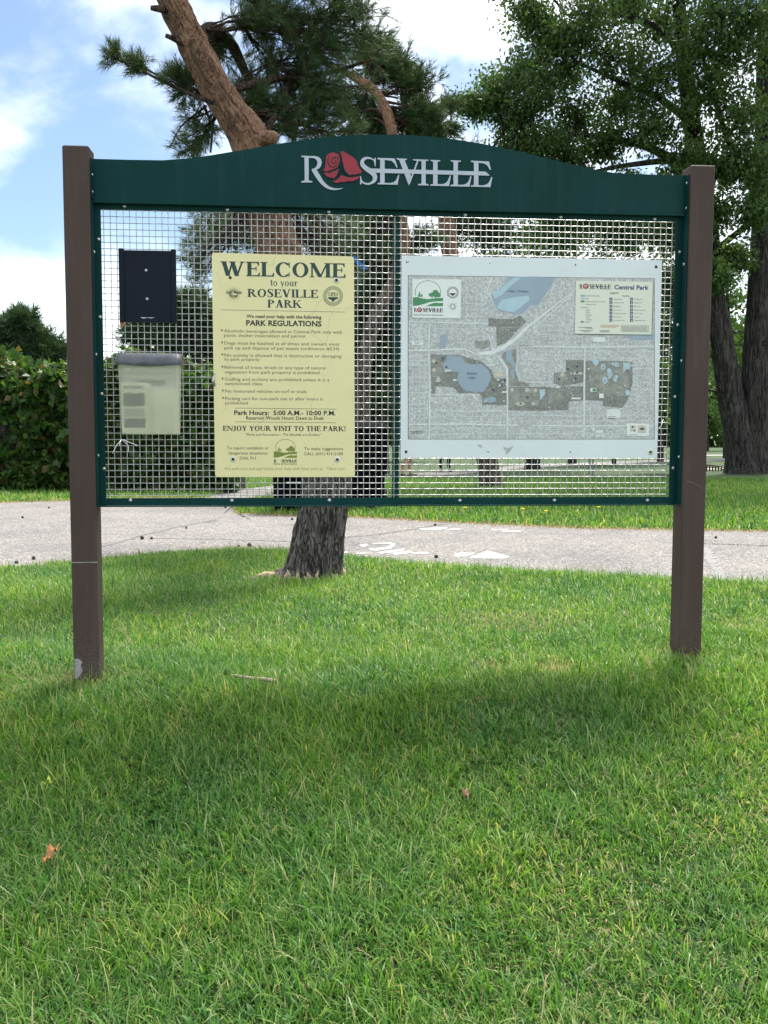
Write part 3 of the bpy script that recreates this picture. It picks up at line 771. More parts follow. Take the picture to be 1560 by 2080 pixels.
def broad_tree(label, base, stems, blobs, leaf, per, mat, bark_m, group=None, res=(50,18), amp=0.01, limbs=(), clump=0.35, twigs=26, fz=1.6, fa=3.0, flare=0.15, limb_r=0.05):
    """stems: spline control lists; blobs: (centre, radius) in metres"""
    root = thing('broadleaf_tree', label, 'tree', base, 0, group)
    O = np.array(base, float); SP = []
    for s in stems:
        bark_trunk('trunk', s, res[0], res[1], bark_m, root, O, amp, fz, fa, flare)
        q = spline(s, 40); SP.append(q[8:])
    SP = np.concatenate(SP)
    lm = MB(); P = []
    for ctrl in limbs:
        S = spline(ctrl, 16); MB().tube(S[:,:3]-O, S[:,3], 7).build('limb', bark_m, root); SP = np.vstack([SP, S])
    for c, rad, *fix in blobs:
        c = np.array(c, float); rad = np.ones(3)*np.array(rad, float)
        d = np.linalg.norm((SP[:,:3]-c)*np.array([1,1,1.0]) , axis=1) + np.where(SP[:,2] > c[2]-0.1, 2.5, 0)
        a = SP[int(np.argmin(d)), :3] if not fix else np.array(fix[0], float)
        mid = (a+c)/2 + np.array([0,0,0.12])*np.linalg.norm(c-a)
        lb = wig(bez(a, mid, c, 9), 0.03*np.linalg.norm(c-a))
        lm.tube(lb-O, np.linspace(limb_r, limb_r*0.3, 9), 5, False)
        for _ in range(twigs):
            e = c + rnd_dir(1)[0]*rad*RNG.random()**0.40
            s = lb[RNG.integers(4, 9)]
            tb = wig(bez(s, (s+e)/2+np.array([0,0,0.1]), e, 5), 0.04)
            lm.tube(tb-O, np.linspace(limb_r*0.22, limb_r*0.08, 5), 3, False)
            k = int(per)
            u = RNG.uniform(0.35, 1.05, (k,1)); i0 = np.clip((u*4).astype(int), 0, 3)
            fr = u*4 - i0
            pp = tb[i0[:,0]]*(1-fr) + tb[i0[:,0]+1]*fr
            P.append(pp + RNG.normal(0, clump, (k,3))*np.array([1,1,0.7]))
    kind(lm.build('branches', bark_m, root), 'stuff')
    P = np.concatenate(P) - O
    leaf_mesh('crown', P, leaf, mat, root, 0.7)
    return root

# ------------------------------------------------------------------ leaning pine behind the sign
tb = _tb
YT = tb[1]
def tp(x, y, Y, r): 
    p = at(x, y, Y); return (p[0], p[1], p[2], r)
ctrl = [tp(630,1185,YT,0.235), tp(636,1165,YT,0.205), tp(645,1110,YT,0.182), tp(656,1040,YT+0.02,0.172), tp(662,960,YT+0.05,0.168), tp(655,840,YT+0.1,0.165),
        tp(622,680,YT+0.15,0.16), tp(567,515,YT+0.2,0.152), tp(545,430,YT+0.22,0.148), tp(513,300,YT+0.25,0.138), tp(470,225,YT+0.25,0.112), tp(425,155,YT+0.25,0.104),
        tp(383,70,YT+0.25,0.100), tp(350,0,YT+0.25,0.097), tp(320,-80,YT+0.3,0.10), tp(300,-220,YT+0.4,0.085), tp(330,-450,YT+0.5,0.08), tp(400,-800,YT+0.6,0.075), tp(540,-1150,YT+0.6,0.06), tp(660,-1600,YT+0.6,0.02)]
def blob(x, y, rx, ry, Y, att, n, ry_=None):
    return (at(x, y, Y), (pxm(Y, rx), ry_ or pxm(Y, (rx+ry)/2), pxm(Y, ry)), at(*att), n)
Ym = YT + 0.25
PB = [
    blob(520,40,80,60,Ym+0.6,(420,60,Ym+0.1),8), blob(600,60,110,90,Ym+0.9,(480,40,Ym+0.5),16), blob(700,60,100,80,Ym+0.8,(560,60,Ym+0.7),16),
    blob(560,160,90,70,Ym+0.9,(480,170,Ym+0.4),13), blob(660,170,95,75,Ym+0.7,(560,130,Ym+0.7),15), blob(600,250,85,55,Ym+0.6,(500,230,Ym+0.2),13),
    blob(740,20,60,60,Ym+0.5,(640,40,Ym+0.8),9), blob(520,215,50,40,Ym+0.5,(470,210,Ym+0.2),6), blob(450,90,40,60,Ym+0.7,(400,80,Ym+0.2),5),
    blob(690,250,70,45,Ym+0.8,(560,240,Ym+0.4),10), blob(650,-60,160,70,Ym+0.9,(400,-60,Ym+0.3),16), blob(480,-90,120,70,Ym+0.6,(330,-60,Ym+0.3),12),
    # high crown above the picture; it shades the near lawn
    blob(560,-1080,190,130,Ym+0.4,(480,-1000,Ym+0.4),11), blob(820,-1120,200,130,Ym+0.4,(540,-1080,Ym+0.4),11), blob(1060,-1150,200,130,Ym+0.3,(600,-1120,Ym+0.4),11), blob(700,-1260,210,130,Ym+0.3,(580,-1200,Ym+0.4),12),
    blob(960,-1300,210,130,Ym+0.3,(620,-1260,Ym+0.4),12), blob(1230,-1280,190,130,Ym+0.2,(640,-1260,Ym+0.4),9), blob(520,-1320,190,120,Ym+0.4,(580,-1260,Ym+0.4),10), blob(800,-1450,220,140,Ym+0.3,(640,-1400,Ym+0.4),13), blob(1080,-1450,200,130,Ym+0.2,(650,-1400,Ym+0.4),10), blob(620,-1560,200,130,Ym+0.4,(660,-1480,Ym+0.4),11), blob(900,-1640,200,130,Ym+0.3,(670,-1520,Ym+0.4),10),
    # spray to the left
    blob(330,165,60,22,Ym+0.1,(430,205,Ym+0.2),4), blob(262,130,36,15,Ym,(345,172,Ym+0.1),3), blob(228,115,16,10,Ym,(270,135,Ym),2), blob(385,175,35,45,Ym+0.3,(425,190,Ym+0.2),5), blob(390,265,45,35,Ym+0.4,(440,215,Ym+0.3),4),
    blob(400,300,40,26,Ym+0.6,(450,225,Ym+0.4),4),
    # hanging low behind the mesh
    blob(470,470,90,45,Ym+2.8,(540,400,Ym+0.4),13), blob(400,480,55,35,Ym+2.9,(520,420,Ym+0.6),7), blob(650,470,70,50,Ym+2.8,(560,400,Ym+0.4),11),
    blob(560,480,90,50,Ym+3.1,(545,410,Ym+0.5),12), blob(440,450,60,30,Ym+3.0,(530,400,Ym+0.5),9), blob(700,500,50,50,Ym+3.1,(600,430,Ym+0.9),8),
    blob(395,560,40,50,Ym+3.0,(470,480,Ym+1.2),6), blob(680,560,70,60,Ym+3.1,(600,460,Ym+1.0),9), blob(520,580,80,50,Ym+3.2,(540,450,Ym+0.8),9), blob(720,470,50,40,Ym+3.2,(620,420,Ym+0.8),6),
]
limbs = [
    [tp(395,90,Ym,0.07), tp(430,60,Ym+0.4,0.055), tp(470,90,Ym+0.7,0.045), tp(500,150,Ym+0.9,0.035), tp(530,190,Ym+1.0,0.02)],
    [tp(505,292,Ym,0.095), tp(528,286,Ym-0.08,0.070), tp(552,281,Ym-0.13,0.052), tp(560,283,Ym-0.14,0.040)],          # sawn stub at the bend
    [tp(345,20,Ym-0.05,0.030), tp(325,18,Ym-0.1,0.026), tp(306,16,Ym-0.12,0.016)],
    [tp(378,90,Ym-0.05,0.030), tp(352,78,Ym-0.1,0.020), tp(336,72,Ym-0.12,0.015)],
    [tp(470,215,Ym-0.05,0.025), tp(430,208,Ym-0.05,0.018), tp(345,172,Ym+0.1,0.012), tp(270,135,Ym,0.006), tp(225,118,Ym,0.003)],
    [tp(440,190,Ym,0.03), tp(560,160,Ym+0.6,0.025), tp(660,150,Ym+0.8,0.018), tp(760,120,Ym+0.8,0.008)],
    [tp(520,300,Ym,0.03), tp(560,230,Ym+0.4,0.025), tp(600,150,Ym+0.7,0.02), tp(680,60,Ym+0.8,0.01)],
    [tp(350,-10,Ym,0.06), tp(450,-30,Ym+0.4,0.05), tp(560,20,Ym+0.8,0.035), tp(640,40,Ym+0.8,0.02)],
    [tp(545,420,Ym,0.035), tp(560,400,Ym+0.4,0.03), tp(620,430,Ym+0.9,0.02), tp(700,520,Ym+1.4,0.01)],
    [tp(540,410,Ym,0.035), tp(520,420,Ym+0.6,0.025), tp(450,480,Ym+1.1,0.016), tp(385,540,Ym+1.4,0.008)],
    [tp(415,215,Ym+0.4,0.012), tp(430,260,Ym+0.6,0.010), tp(428,310,Ym+0.6,0.007)],
    [tp(420,215,Ym+0.3,0.010), tp(370,255,Ym+0.3,0.006), tp(345,300,Ym+0.3,0.003)],
]
main = pine('tall leaning pine with orange upper bark standing right behind the sign', (tb[0], tb[1], tb[2]-0.02), ctrl, PB, limbs=limbs,
            trunk_res=(420,84), amp=0.034, needle=(0.066, 0.0036, 24), nsh=1.5, flare=0.20, fz=3.0, fa=3.4)
# splintered foot where bark has come off
fl = MB()
for i in range(46):
    a = -math.pi*RNG.uniform(0.0, 1.0); rr = 0.242 + 0.012*RNG.random(); hgt = 0.03 + 0.055*RNG.random()**2
    x, y = math.cos(a)*rr, math.sin(a)*rr
    fl.tube([(x*1.02, y*1.02, -0.03), (x+RNG.normal(0,0.006), y, hgt*0.6), (x*0.93+RNG.normal(0,0.012), y*0.93, hgt)], [0.017,0.012,0.003], 4)
kind(fl.build('torn_bark', M['tan_wood'], main), 'stuff')
fl = MB(); fl.tube([(-0.22,-0.10,0.02),(-0.30,-0.13,0.035),(-0.40,-0.16,0.015)], [0.035,0.03,0.012], 6); fl.build('exposed_root', M['tan_wood'], main)

# ------------------------------------------------------------------ pines beyond the path
def pine2(label, pxy, ctrl_px, blobs_px, **k):
    b = on_ground(*pxy); Y = b[1]
    ctrl = [tp(x, y, Y+dy, r) for x, y, dy, r in ctrl_px]
    bl = [blob(x, y, rx, ry, Y+dy, (ax, ay, Y+ady), n) for x, y, rx, ry, dy, ax, ay, ady, n in blobs_px]
    lm = [[tp(x, y, Y+dy, r) for x, y, dy, r in l] for l in k.pop('limbs_px', [])]
    return pine(label, (b[0], b[1], b[2]-0.03), ctrl, bl, limbs=lm, **k)
pine2('slim crooked pine with orange stem rising behind the middle of the sign', (735,1006),
      [(735,1020,0,0.19),(736,1000,0,0.17),(737,860,0,0.15),(740,740,0,0.14),(765,640,0,0.13),(806,560,0,0.115),(822,500,0,0.11),(812,430,0,0.105),(806,340,0,0.10),(795,265,0,0.10),(782,220,0,0.095),(755,180,0,0.08),(715,155,0,0.06),(650,120,0,0.03)],
      [(850,170,45,40,0.5,770,190,0,10),(800,120,55,35,0.6,750,175,0,10),(870,225,35,30,0.3,790,215,0,8),(830,260,60,30,0.4,795,265,0,10),(760,240,50,45,0.8,785,230,0,9),(890,255,35,25,0.4,800,240,0,6),
       (740,120,60,50,0.8,740,170,0,8),(700,200,60,50,0.8,745,180,0,8),(700,280,60,40,0.8,800,300,0,6),(860,300,60,30,0.6,806,330,0,7),
       (750,470,70,40,0.5,812,430,0,12),(760,560,60,50,0.8,815,520,0,12),(700,500,50,50,0.8,812,450,0,6),(770,640,60,50,1.0,800,570,0,14),(760,720,55,50,1.2,770,640,0,13),(870,490,40,30,0.6,820,480,0,5),(740,600,50,40,1,790,590,0,8),(790,690,40,50,1.2,770,650,0,9),(760,790,50,50,1.4,760,700,0.4,11),(740,540,60,50,1.2,800,560,0,10),(690,640,60,60,1.2,780,620,0,8),(690,760,60,70,1.2,745,740,0,8)],
      mat_bark=M['pine_bark_mid'], trunk_res=(120,24), amp=0.012, needle=(0.12,0.011,18), twig_r=0.010, group='pines beyond the path', nsh=2.4,
      limbs_px=[[(795,250,0,0.03),(760,222,0,0.025),(720,232,0.2,0.012)],[(790,262,0,0.03),(760,240,0,0.02),(715,255,0.2,0.01)],[(775,205,0,0.03),(830,215,0.2,0.02),(880,225,0.3,0.01)],
                [(812,450,0,0.04),(780,455,0.1,0.03),(740,490,0.3,0.015)],[(806,560,0,0.04),(770,530,0.2,0.03),(730,560,0.3,0.015)]])
pine2('straight pine trunk beyond the path below the map board', (998,992),
      [(1000,1004,0,0.30),(997,990,0,0.25),(990,940,0,0.22),(965,800,0,0.20),(930,620,0,0.185),(912,500,0,0.175),(906,430,0,0.17),(902,370,0,0.14),(896,330,0,0.09),(885,295,0,0.03)],
      [(900,320,70,40,0.6,900,330,0,10),(960,330,60,35,0.6,902,360,0,8),(860,250,45,40,0.8,898,270,0,9),(900,210,25,25,0.5,897,240,0,4),(960,420,70,40,0.8,906,430,0,9),(1000,480,70,40,0.6,908,460,0,10),(1010,600,90,60,1,925,600,0,10),(860,600,70,50,1,925,590,0,8)],
      mat_bark=M['pine_bark_mid'], trunk_res=(110,24), amp=0.014, needle=(0.13,0.012,18), twig_r=0.011, group='pines beyond the path', flare=0.25, nsh=2.0)
far_pine = dict(far=True, mat_bark=M['dark_bark'], trunk_res=(20,8), amp=0.01, needle=(0.28,0.035,18), twig_r=0.03, group='far pines behind the sign and hedge', nsh=1.8)
pine2('bushy far pine behind the left end of the hedge', (30,966),
      [(30,972,0,0.3),(32,850,0,0.28),(28,740,0,0.2),(38,660,0,0.1),(40,640,0,0.05)],
      [(38,662,25,22,0,36,690,0,9),(20,690,45,30,0.5,32,730,0,13),(75,705,40,24,0.4,34,730,0,13),(10,735,50,28,0.2,30,760,0,13),(70,740,48,28,0.3,32,770,0,13),(-40,700,50,50,0,20,740,0,12),(115,725,22,14,0.3,60,740,0,4),(30,790,90,40,0,30,800,0,14),(-60,760,60,60,0,20,780,0,10)], **far_pine)
pine2('far pine with open layered branches seen through the mesh left of the cream sign', (420,965),
      [(420,972,0,0.3),(418,850,0,0.28),(410,740,0,0.2),(395,660,0,0.12),(385,610,0,0.05)],
      [(380,622,35,20,0,390,650,0,9),(400,650,45,20,0.3,395,680,0,10),(310,672,55,18,0.2,395,690,0,10),(270,690,30,14,0.2,330,690,0,5),(420,690,60,24,0.3,400,700,0,12),(330,715,40,14,0,400,720,0,7),(420,730,60,30,0.3,405,740,0,13),(470,680,60,50,0.4,405,700,0,12),(520,740,70,60,0.4,410,760,0,12),(400,790,60,40,0.3,410,800,0,12)], **far_pine)

pine2('dense dark far pine behind the middle bar of the sign', (772,962),
      [(772,968,0,0.3),(770,850,0,0.28),(768,700,0,0.2),(766,560,0,0.12),(765,440,0,0.05)],
      [(x, y, 48, 36, dy, 768, y+25, 0, 9) for x, y, dy in [(765,470,0),(735,520,0.4),(800,520,-0.3),(760,580,0),(720,610,0.3),(810,600,0.2),(770,650,-0.4),(725,700,0.2),(815,690,0.3),(765,740,0.3),(720,780,0),(810,770,0),(765,820,-0.3),(700,840,0.2),(840,640,0.4),(690,660,0.3),(850,560,0.4)]], **far_pine)

# ------------------------------------------------------------------ big broadleaf tree, two stems
mb = on_ground(1512,962); YM = mb[1]
print('maple distance', YM, 'pine', YT)
left_stem = [tp(1508,978,YM,0.75), tp(1508,960,YM,0.62), tp(1506,925,YM,0.50), tp(1498,880,YM,0.44), tp(1485,810,YM,0.40), tp(1468,700,YM,0.36), tp(1450,600,YM,0.34), tp(1438,470,YM,0.32), tp(1422,360,YM,0.30), tp(1408,270,YM,0.27), tp(1393,150,YM+0.1,0.24), tp(1380,20,YM+0.1,0.20), tp(1365,-120,YM+0.2,0.14), tp(1360,-300,YM+0.3,0.06)]
right_stem = [tp(1530,978,YM+0.15,0.72), tp(1530,955,YM+0.15,0.58), tp(1532,900,YM+0.15,0.50), tp(1534,820,YM+0.1,0.46), tp(1537,740,YM+0.1,0.45), tp(1545,600,YM+0.1,0.42), tp(1552,480,YM+0.1,0.40), tp(1556,300,YM+0.2,0.36), tp(1560,100,YM+0.3,0.30), tp(1575,-150,YM+0.4,0.18), tp(1590,-350,YM+0.4,0.06)]
mpx = [(955,215,42,0),(1000,195,60,0.3),(1050,240,62,0),(1040,150,60,0.6),(1095,180,75,-0.5),(1110,80,75,0.4),(1070,30,55,0.2),(1150,150,85,0.8),(1180,40,90,-0.4),(1170,240,75,0.4),(1100,285,62,-0.6),
       (1240,110,95,-0.8),(1270,20,95,0.6),(1260,210,80,0.5),(1230,295,60,-0.5),(1330,150,90,-0.8),(1340,50,90,0.8),(1330,260,75,-0.9),(1410,90,90,-1.0),(1440,190,85,-1.0),(1470,20,100,-0.8),(1500,120,95,-1.0),(1500,250,80,-0.8),(1530,340,70,-1.0),(1540,30,90,-1.0),
       (1150,330,60,-0.4),(1040,300,50,0.2),(1395,330,60,-0.8),(1470,340,60,-1.0),(1450,430,55,-0.9),(1540,430,60,-1.2),(1495,520,40,-0.2),(1445,560,40,-0.7),
       (1060,-60,100,0),(1200,-80,120,0.6),(1340,-90,120,-0.5),(1480,-100,130,-0.6),(1300,-220,150,0.3),(1480,-240,150,0),(1640,60,130,0),(1640,260,110,0),(1640,-120,140,0.4),(1680,420,90,0),
       (1080,400,75,-0.8),(1010,400,50,-0.6),(1180,400,80,-0.7),(1280,400,80,-0.6),(1350,450,70,-0.4),(1240,480,70,-0.6),(1130,480,70,-0.5),(1340,560,70,0),(1350,680,60,0.3),(1345,790,50,0.3),(1000,470,60,1.0),(1080,470,65,1.2),(1170,460,65,1.4),(1260,470,65,1.2),(1340,480,55,1.4),(930,470,50,1.2),(1370,600,50,0.8)]
over = []
# unseen overhang of the crown, added above the picture to shade the far lawn
for x, y, r, dy in [(1150,-150,160,-4.5),(1300,-140,170,-4),(1450,-160,170,-4.5),(1600,-150,170,-4),(1100,-330,180,-3),(1300,-350,190,-3),(1500,-350,190,-3),(1750,-200,180,-3),(1200,-420,180,-1),(1450,-450,180,-1),(1250,-200,150,-5),(1150,-90,120,-6.5),(1300,-80,120,-6.5),(1450,-80,120,-6.5),(1600,-90,130,-6.5),(1250,-200,140,-7.5),(1400,-170,140,-7.5),(1550,-180,140,-7.5),(1750,-120,140,-6.5),(1100,-200,130,-7)]:
    over.append((at(x, y-r*0.35, YM+dy*1.6), pxm(YM, r)*np.array([1,1.2,0.9]), at(1366 if x < 1480 else 1575, -120, YM+0.2)))
bl = [(at(x, y, YM+dy*1.6), pxm(YM, r)*np.array([1,1.2,0.9])) for x, y, r, dy in mpx] + over
ml = [[tp(1432,420,YM,0.18), tp(1390,345,YM-0.3,0.16), tp(1320,300,YM-0.6,0.13), tp(1230,280,YM-0.8,0.09), tp(1120,265,YM-0.8,0.06), tp(1030,235,YM-0.6,0.03)],
      [tp(1425,380,YM,0.14), tp(1380,330,YM-0.6,0.11), tp(1280,335,YM-1.0,0.08), tp(1200,350,YM-1.0,0.05)],
      [tp(1405,250,YM,0.14), tp(1340,200,YM-0.4,0.11), tp(1270,170,YM-0.6,0.08), tp(1180,130,YM-0.4,0.05)],
      [tp(1390,120,YM,0.13), tp(1340,60,YM,0.10), tp(1260,30,YM+0.2,0.07), tp(1150,30,YM+0.3,0.04)],
      [tp(1556,400,YM,0.14), tp(1500,330,YM-0.6,0.11), tp(1460,230,YM-1.0,0.08), tp(1430,120,YM-1.2,0.05)],
      [tp(1440,520,YM,0.13), tp(1500,470,YM-0.3,0.09), tp(1548,430,YM-0.6,0.06)]]
broad_tree('big double trunked shade tree with furrowed grey bark at the right edge', (mb[0], mb[1], mb[2]-0.05), [left_stem, right_stem], bl, 0.15, 40, M['maple'], M['oak_bark'], limbs=ml,
           res=(150,54), amp=0.055, clump=0.20, twigs=44, fz=0.55, fa=5.0, flare=0.18, limb_r=0.045)

# ------------------------------------------------------------------ trees further back
def back_tree(label, pxy, wpx, crown_px, leaf=0.24, per=16, mat=None, lean=0, tw=26):
    b = on_ground(*pxy); Y = b[1]; r = pxm(Y, wpx/2)
    top = min(c[1] for c in crown_px)
    st = [tp(pxy[0], pxy[1]+6, Y, r*1.45), tp(pxy[0], pxy[1]-4, Y, r*1.1), tp(pxy[0]+lean*0.3, pxy[1]-90, Y, r), tp(pxy[0]+lean, pxy[1]-230, Y, r*0.85), tp(pxy[0]+lean*1.3, top+40, Y, r*0.3)]
    bl = [(at(x, y, Y+dy), pxm(Y, rr)*np.array([1,1.1,0.9])) for x, y, rr, dy in crown_px]
    return broad_tree(label, (b[0], b[1], b[2]-0.05), [st], bl, leaf, per, mat or M['maple_far'], M['dark_bark'], res=(30,12), amp=0.02, clump=0.35, twigs=tw, group='trees across the far lawn', limb_r=0.07)
back_tree('dark trunked tree on the far lawn under the middle of the map board', (1081,953), 30, [(1000,560,90,0),(1090,500,100,0.5),(1170,580,90,0),(1060,640,90,-1),(1130,680,90,0.5),(980,690,70,0)], lean=10)
back_tree('dark trunked tree on the far lawn left of the thin grey post', (1162,944), 17, [(1150,600,90,0),(1230,560,90,0.5),(1280,650,80,0),(1190,720,80,-1),(1260,770,60,0)], lean=8)
back_tree('dark trunked tree on the far lawn right of the thin grey post', (1247,943), 9, [(1250,700,70,0),(1310,640,80,0),(1220,780,60,0.5),(1330,760,60,0)], lean=0)
back_tree('dark tree seen beside the right edge of the map board', (1341,938), 13, [(1345,620,60,0),(1390,560,80,0.3),(1360,720,60,0),(1400,800,60,0.4),(1330,820,40,0)], lean=6)
back_tree('slim dark trunked tree close left of the double trunked tree', (1478,931), 18, [(1450,640,50,0),(1440,720,50,0),(1445,800,45,0),(1500,600,60,0),(1520,680,50,1),(1500,760,50,1),(1470,560,60,0),(1560,700,60,1),(1560,800,60,1)], leaf=0.26, per=18)
back_tree('bright green tree far behind the right post', (1436,916), 8, [(1440,830,30,0),(1450,865,24,0),(1425,780,40,0),(1480,820,30,2),(1400,850,40,0),(1545,850,30,2)], leaf=0.38, per=16, tw=20)
back_tree('leafy tree across the lawn behind the bins', (770,938), 10, [(770,850,35,0),(800,830,40,0),(745,820,40,0),(815,870,25,0),(720,860,30,0),(780,780,50,1),(840,800,50,1)], leaf=0.3, per=18)

# ------------------------------------------------------------------ hedge
def hedge():
    b0 = on_ground(0, 1001); Y0 = b0[1]
    root = thing('hedge', 'tall dark vine covered hedge left of the post', 'hedge', (b0[0], Y0+0.9, b0[2]))
    O = np.array([b0[0], Y0+0.9, b0[2]])
    x0, x1 = at(-420,900,Y0)[0], at(470,900,Y0)[0]
    zt = at(0,738,Y0+0.4)[2]
    core = MB(); n = 44; rows = []
    for i in range(n+1):
        x = x0 + (x1-x0)*i/n
        tpz = zt - 0.16 + 0.12*math.sin(x*2.3) + 0.07*math.sin(x*5.1+1)
        rows.append([(x, Y0+0.35, b0[2]-0.05), (x, Y0+0.25+0.1*math.sin(x*3), b0[2]+0.9), (x, Y0+0.35, tpz-0.25), (x, Y0+0.8, tpz), (x, Y0+1.4, tpz), (x, Y0+1.8, b0[2]-0.05)])
    vs = [p for r_ in rows for p in r_]; fs = []
    for i in range(n):
        for k in range(5): a = i*6+k; fs.append((a, a+1, a+7, a+6))
    fs.append(tuple(range(5,-1,-1))); fs.append(tuple(n*6+k for k in range(6)))
    core.add(vs, fs); core.build('stems', M['dark_bark'], root, O)  # solid dark filler rather than stems, added inside the leaves to block light
    N = 34000
    X = RNG.uniform(x0-0.05, x1+0.1, N); u = RNG.random(N)
    tpz = zt - 0.10 + 0.12*np.sin(X*2.3) + 0.07*np.sin(X*5.1+1) + 0.05*np.sin(X*11)
    front = u < 0.72
    Z = np.where(front, b0[2] + 0.02 + (tpz-b0[2])*RNG.random(N)**0.85, tpz + RNG.normal(0.0, 0.10, N))
    hh = (Z-b0[2])/(tpz-b0[2])
    bul = 0.20*vnoise(X, Z*1.2, 3.1, 4) + 0.13*vnoise(X, Z, 7.0, 9)
    Yv = np.where(front, Y0 + 0.22 - bul + 0.35*np.clip(hh-0.8, 0, 1) + RNG.normal(0, 0.11, N), Y0 + 0.35 + RNG.random(N)*1.3)
    P = np.stack([X, Yv, Z], 1) - O
    leaf_mesh('leaves', P, 0.15, M['vine'], root, 0.5, 0.8)
hedge()
hb = on_ground(120, 1000)
def shrub(label, px, r, h, n):
    b = on_ground(*px); root = thing('shrub', label, 'shrub', b)
    st = MB()
    for i in range(9):
        a = RNG.uniform(0, 6.28); st.tube([(0,0,-0.02),(math.cos(a)*r*0.4, math.sin(a)*r*0.4, h*0.5),(math.cos(a)*r*0.7, math.sin(a)*r*0.7, h*0.85)], [0.012,0.008,0.004], 4)
    st.build('stems', M['dark_bark'], root)
    P = rnd_dir(n)*np.array([r, r*0.8, h*0.55])*(RNG.random((n,1))**0.4) + np.array([0,0,h*0.5]); P[:,2] = np.clip(P[:,2], 0.03, None)
    leaf_mesh('leaves', P, 0.10, M['vine'], root, 0.4, 0.7)
shrub('low leafy shrub at the foot of the hedge near the cream sign', (405,990), 0.45, 0.75, 2200)
shrub('low leafy shrub at the foot of the hedge left of the post', (60,1000), 0.5, 0.6, 1800)

def woods():
    N = 26000
    X = RNG.uniform(-75, 75, N); Yv = RNG.uniform(95, 112, N)
    top = 7.0 + 2.2*np.sin(X*0.21) + 1.5*np.sin(X*0.53+1) + 0.8*np.sin(X*1.3)
    top = np.where(X < -12, top*0.62, top*1.25)
    Z = top*RNG.random(N)**0.8
    o = leaf_mesh('distant_woods', np.stack([X, Yv, Z], 1), 1.25, M['maple_far'], None, 0.3, 0.8)
    kind(o, 'stuff'); tag(o, 'distant mass of green woods along the horizon', 'woods')
woods()

# ================================================================== the signboard
TH = math.atan(0.0857)
BO = EYE + ray(176, 1378) * 4.0
BO = np.array([BO[0], BO[1], BO[2]])
UX = np.array([math.cos(TH), math.sin(TH), 0.0]); DY = np.array([-math.sin(TH), math.cos(TH), 0.0])
def bp(x, y, d=0.0):
    """photo pixel -> (u, v) on the board plane that lies d behind the posts' front"""
    r = ray(x, y); p0 = BO + DY*d
    t = np.dot(p0 - EYE, DY) / np.dot(r, DY)
    q = EYE + r*t - BO
    return float(np.dot(q, UX)), float(q[2])
PS = 0.1016
D_HEAD, D_FRAME, D_MESH = 0.048, 0.064, 0.072
u_r = bp(1401, 1325)[0]
v_lt, v_rt = bp(155, 295)[1], bp(1424, 335)[1]
v_rb = bp(1401, 1325)[1]
print('board', BO, 'u_r', u_r, 'tops', v_lt, v_rt, 'right base', v_rb)
sign = thing('park_sign', 'large dark green mesh signboard with curved header between two brown posts', 'signboard', BO, TH)

pl = MB(); pl.bbox(-PS/2, PS/2, 0, PS, -0.12, v_lt, 0.004); p1 = pl.build('post', M['post'], sign)
q = MB(); q.box(-PS/2-0.0006, PS/2+0.0006, -0.0008, 0.0, 0.473, 0.4765); q.build('paint_scratch', M['seam'], p1)
cx0, cz = bp(150,1348)[0], 0
q = MB(); q.flat([bp(x,y,-0.001) for x,y in [(151,1338),(160,1338),(167,1345),(164,1352),(168,1362),(163,1371),(158,1379),(152,1379)]], -0.0012); q.build('bare_patch', M['chip'], p1)
pr = MB(); pr.bbox(u_r-PS/2, u_r+PS/2, 0, PS, v_rb-0.15, v_rt, 0.004); p2 = pr.build('post', M['post'], sign)
sc = [bp(1395,977,-0.001), bp(1408,981,-0.001), bp(1420,988,-0.001), bp(1429,1000,-0.001)]
q = MB(); q.tube([(u,-0.0008,v) for u,v in sc], 0.0007, 4); q.build('paint_scratch', M['seam'], p2)

# header: curved plate with end flanges
prof = [(190,324),(262,326),(330,327),(385,323),(430,316.5),(475,309),(520,301.5),(560,294.5),(600,288),(640,282.5),(680,278.5),(720,276),(760,274.6),(800,274.6),(840,276),(870,278.3),(900,281.5),(940,287),(980,293.5),(1020,301.5),(1060,310.5),(1100,320),(1140,330),(1175,338.5),(1210,346.5),(1245,352),(1280,354.8),(1320,356),(1360,357),(1392,357.5)]
top = [bp(x, y, D_HEAD) for x, y in prof]
uL, uR = PS/2 + 0.001, u_r - PS/2 - 0.001
top[0] = (uL, top[0][1]); top[-1] = (uR, top[-1][1])
hl, hr = bp(192, 404, D_HEAD)[1], bp(1392, 437, D_HEAD)[1]
print('header bottoms', hl, hr)
hb_v = (hl+hr)/2
poly = top + [(uR, hb_v), (uL, hb_v)]
hd = MB(); hd.prism(poly, D_HEAD, D_HEAD+0.005)
# folded rim along the curved top
n = len(top)
rim = []
for i in range(n-1):
    (a0, a1), (b0, b1) = top[i], top[i+1]
    hd.add([(a0,D_HEAD+0.0005,a1+0.003),(b0,D_HEAD+0.0005,b1+0.003),(b0,D_HEAD+0.034,b1+0.003),(a0,D_HEAD+0.034,a1+0.003),
            (a0,D_HEAD+0.0005,a1-0.001),(b0,D_HEAD+0.0005,b1-0.001),(b0,D_HEAD+0.034,b1-0.001),(a0,D_HEAD+0.034,a1-0.001)], [(0,1,2,3),(7,6,5,4),(0,4,5,1),(2,6,7,3)])
header = hd.build('header_panel', M['green'], sign)
q = MB(); q.box(uL, uR, D_HEAD-0.004, D_HEAD+0.012, hb_v-0.006, hb_v-0.0005); q.build('bottom_lip', M['green'], header)
for u0, s in ((uL, 1), (uR, -1)):
    q = MB(); q.box(min(u0, u0+s*0.004), max(u0, u0+s*0.004), 0.014, D_HEAD-0.0005, hb_v, (top[0][1] if s > 0 else top[-1][1])-0.002); q.build('end_flange', M['green'], header)
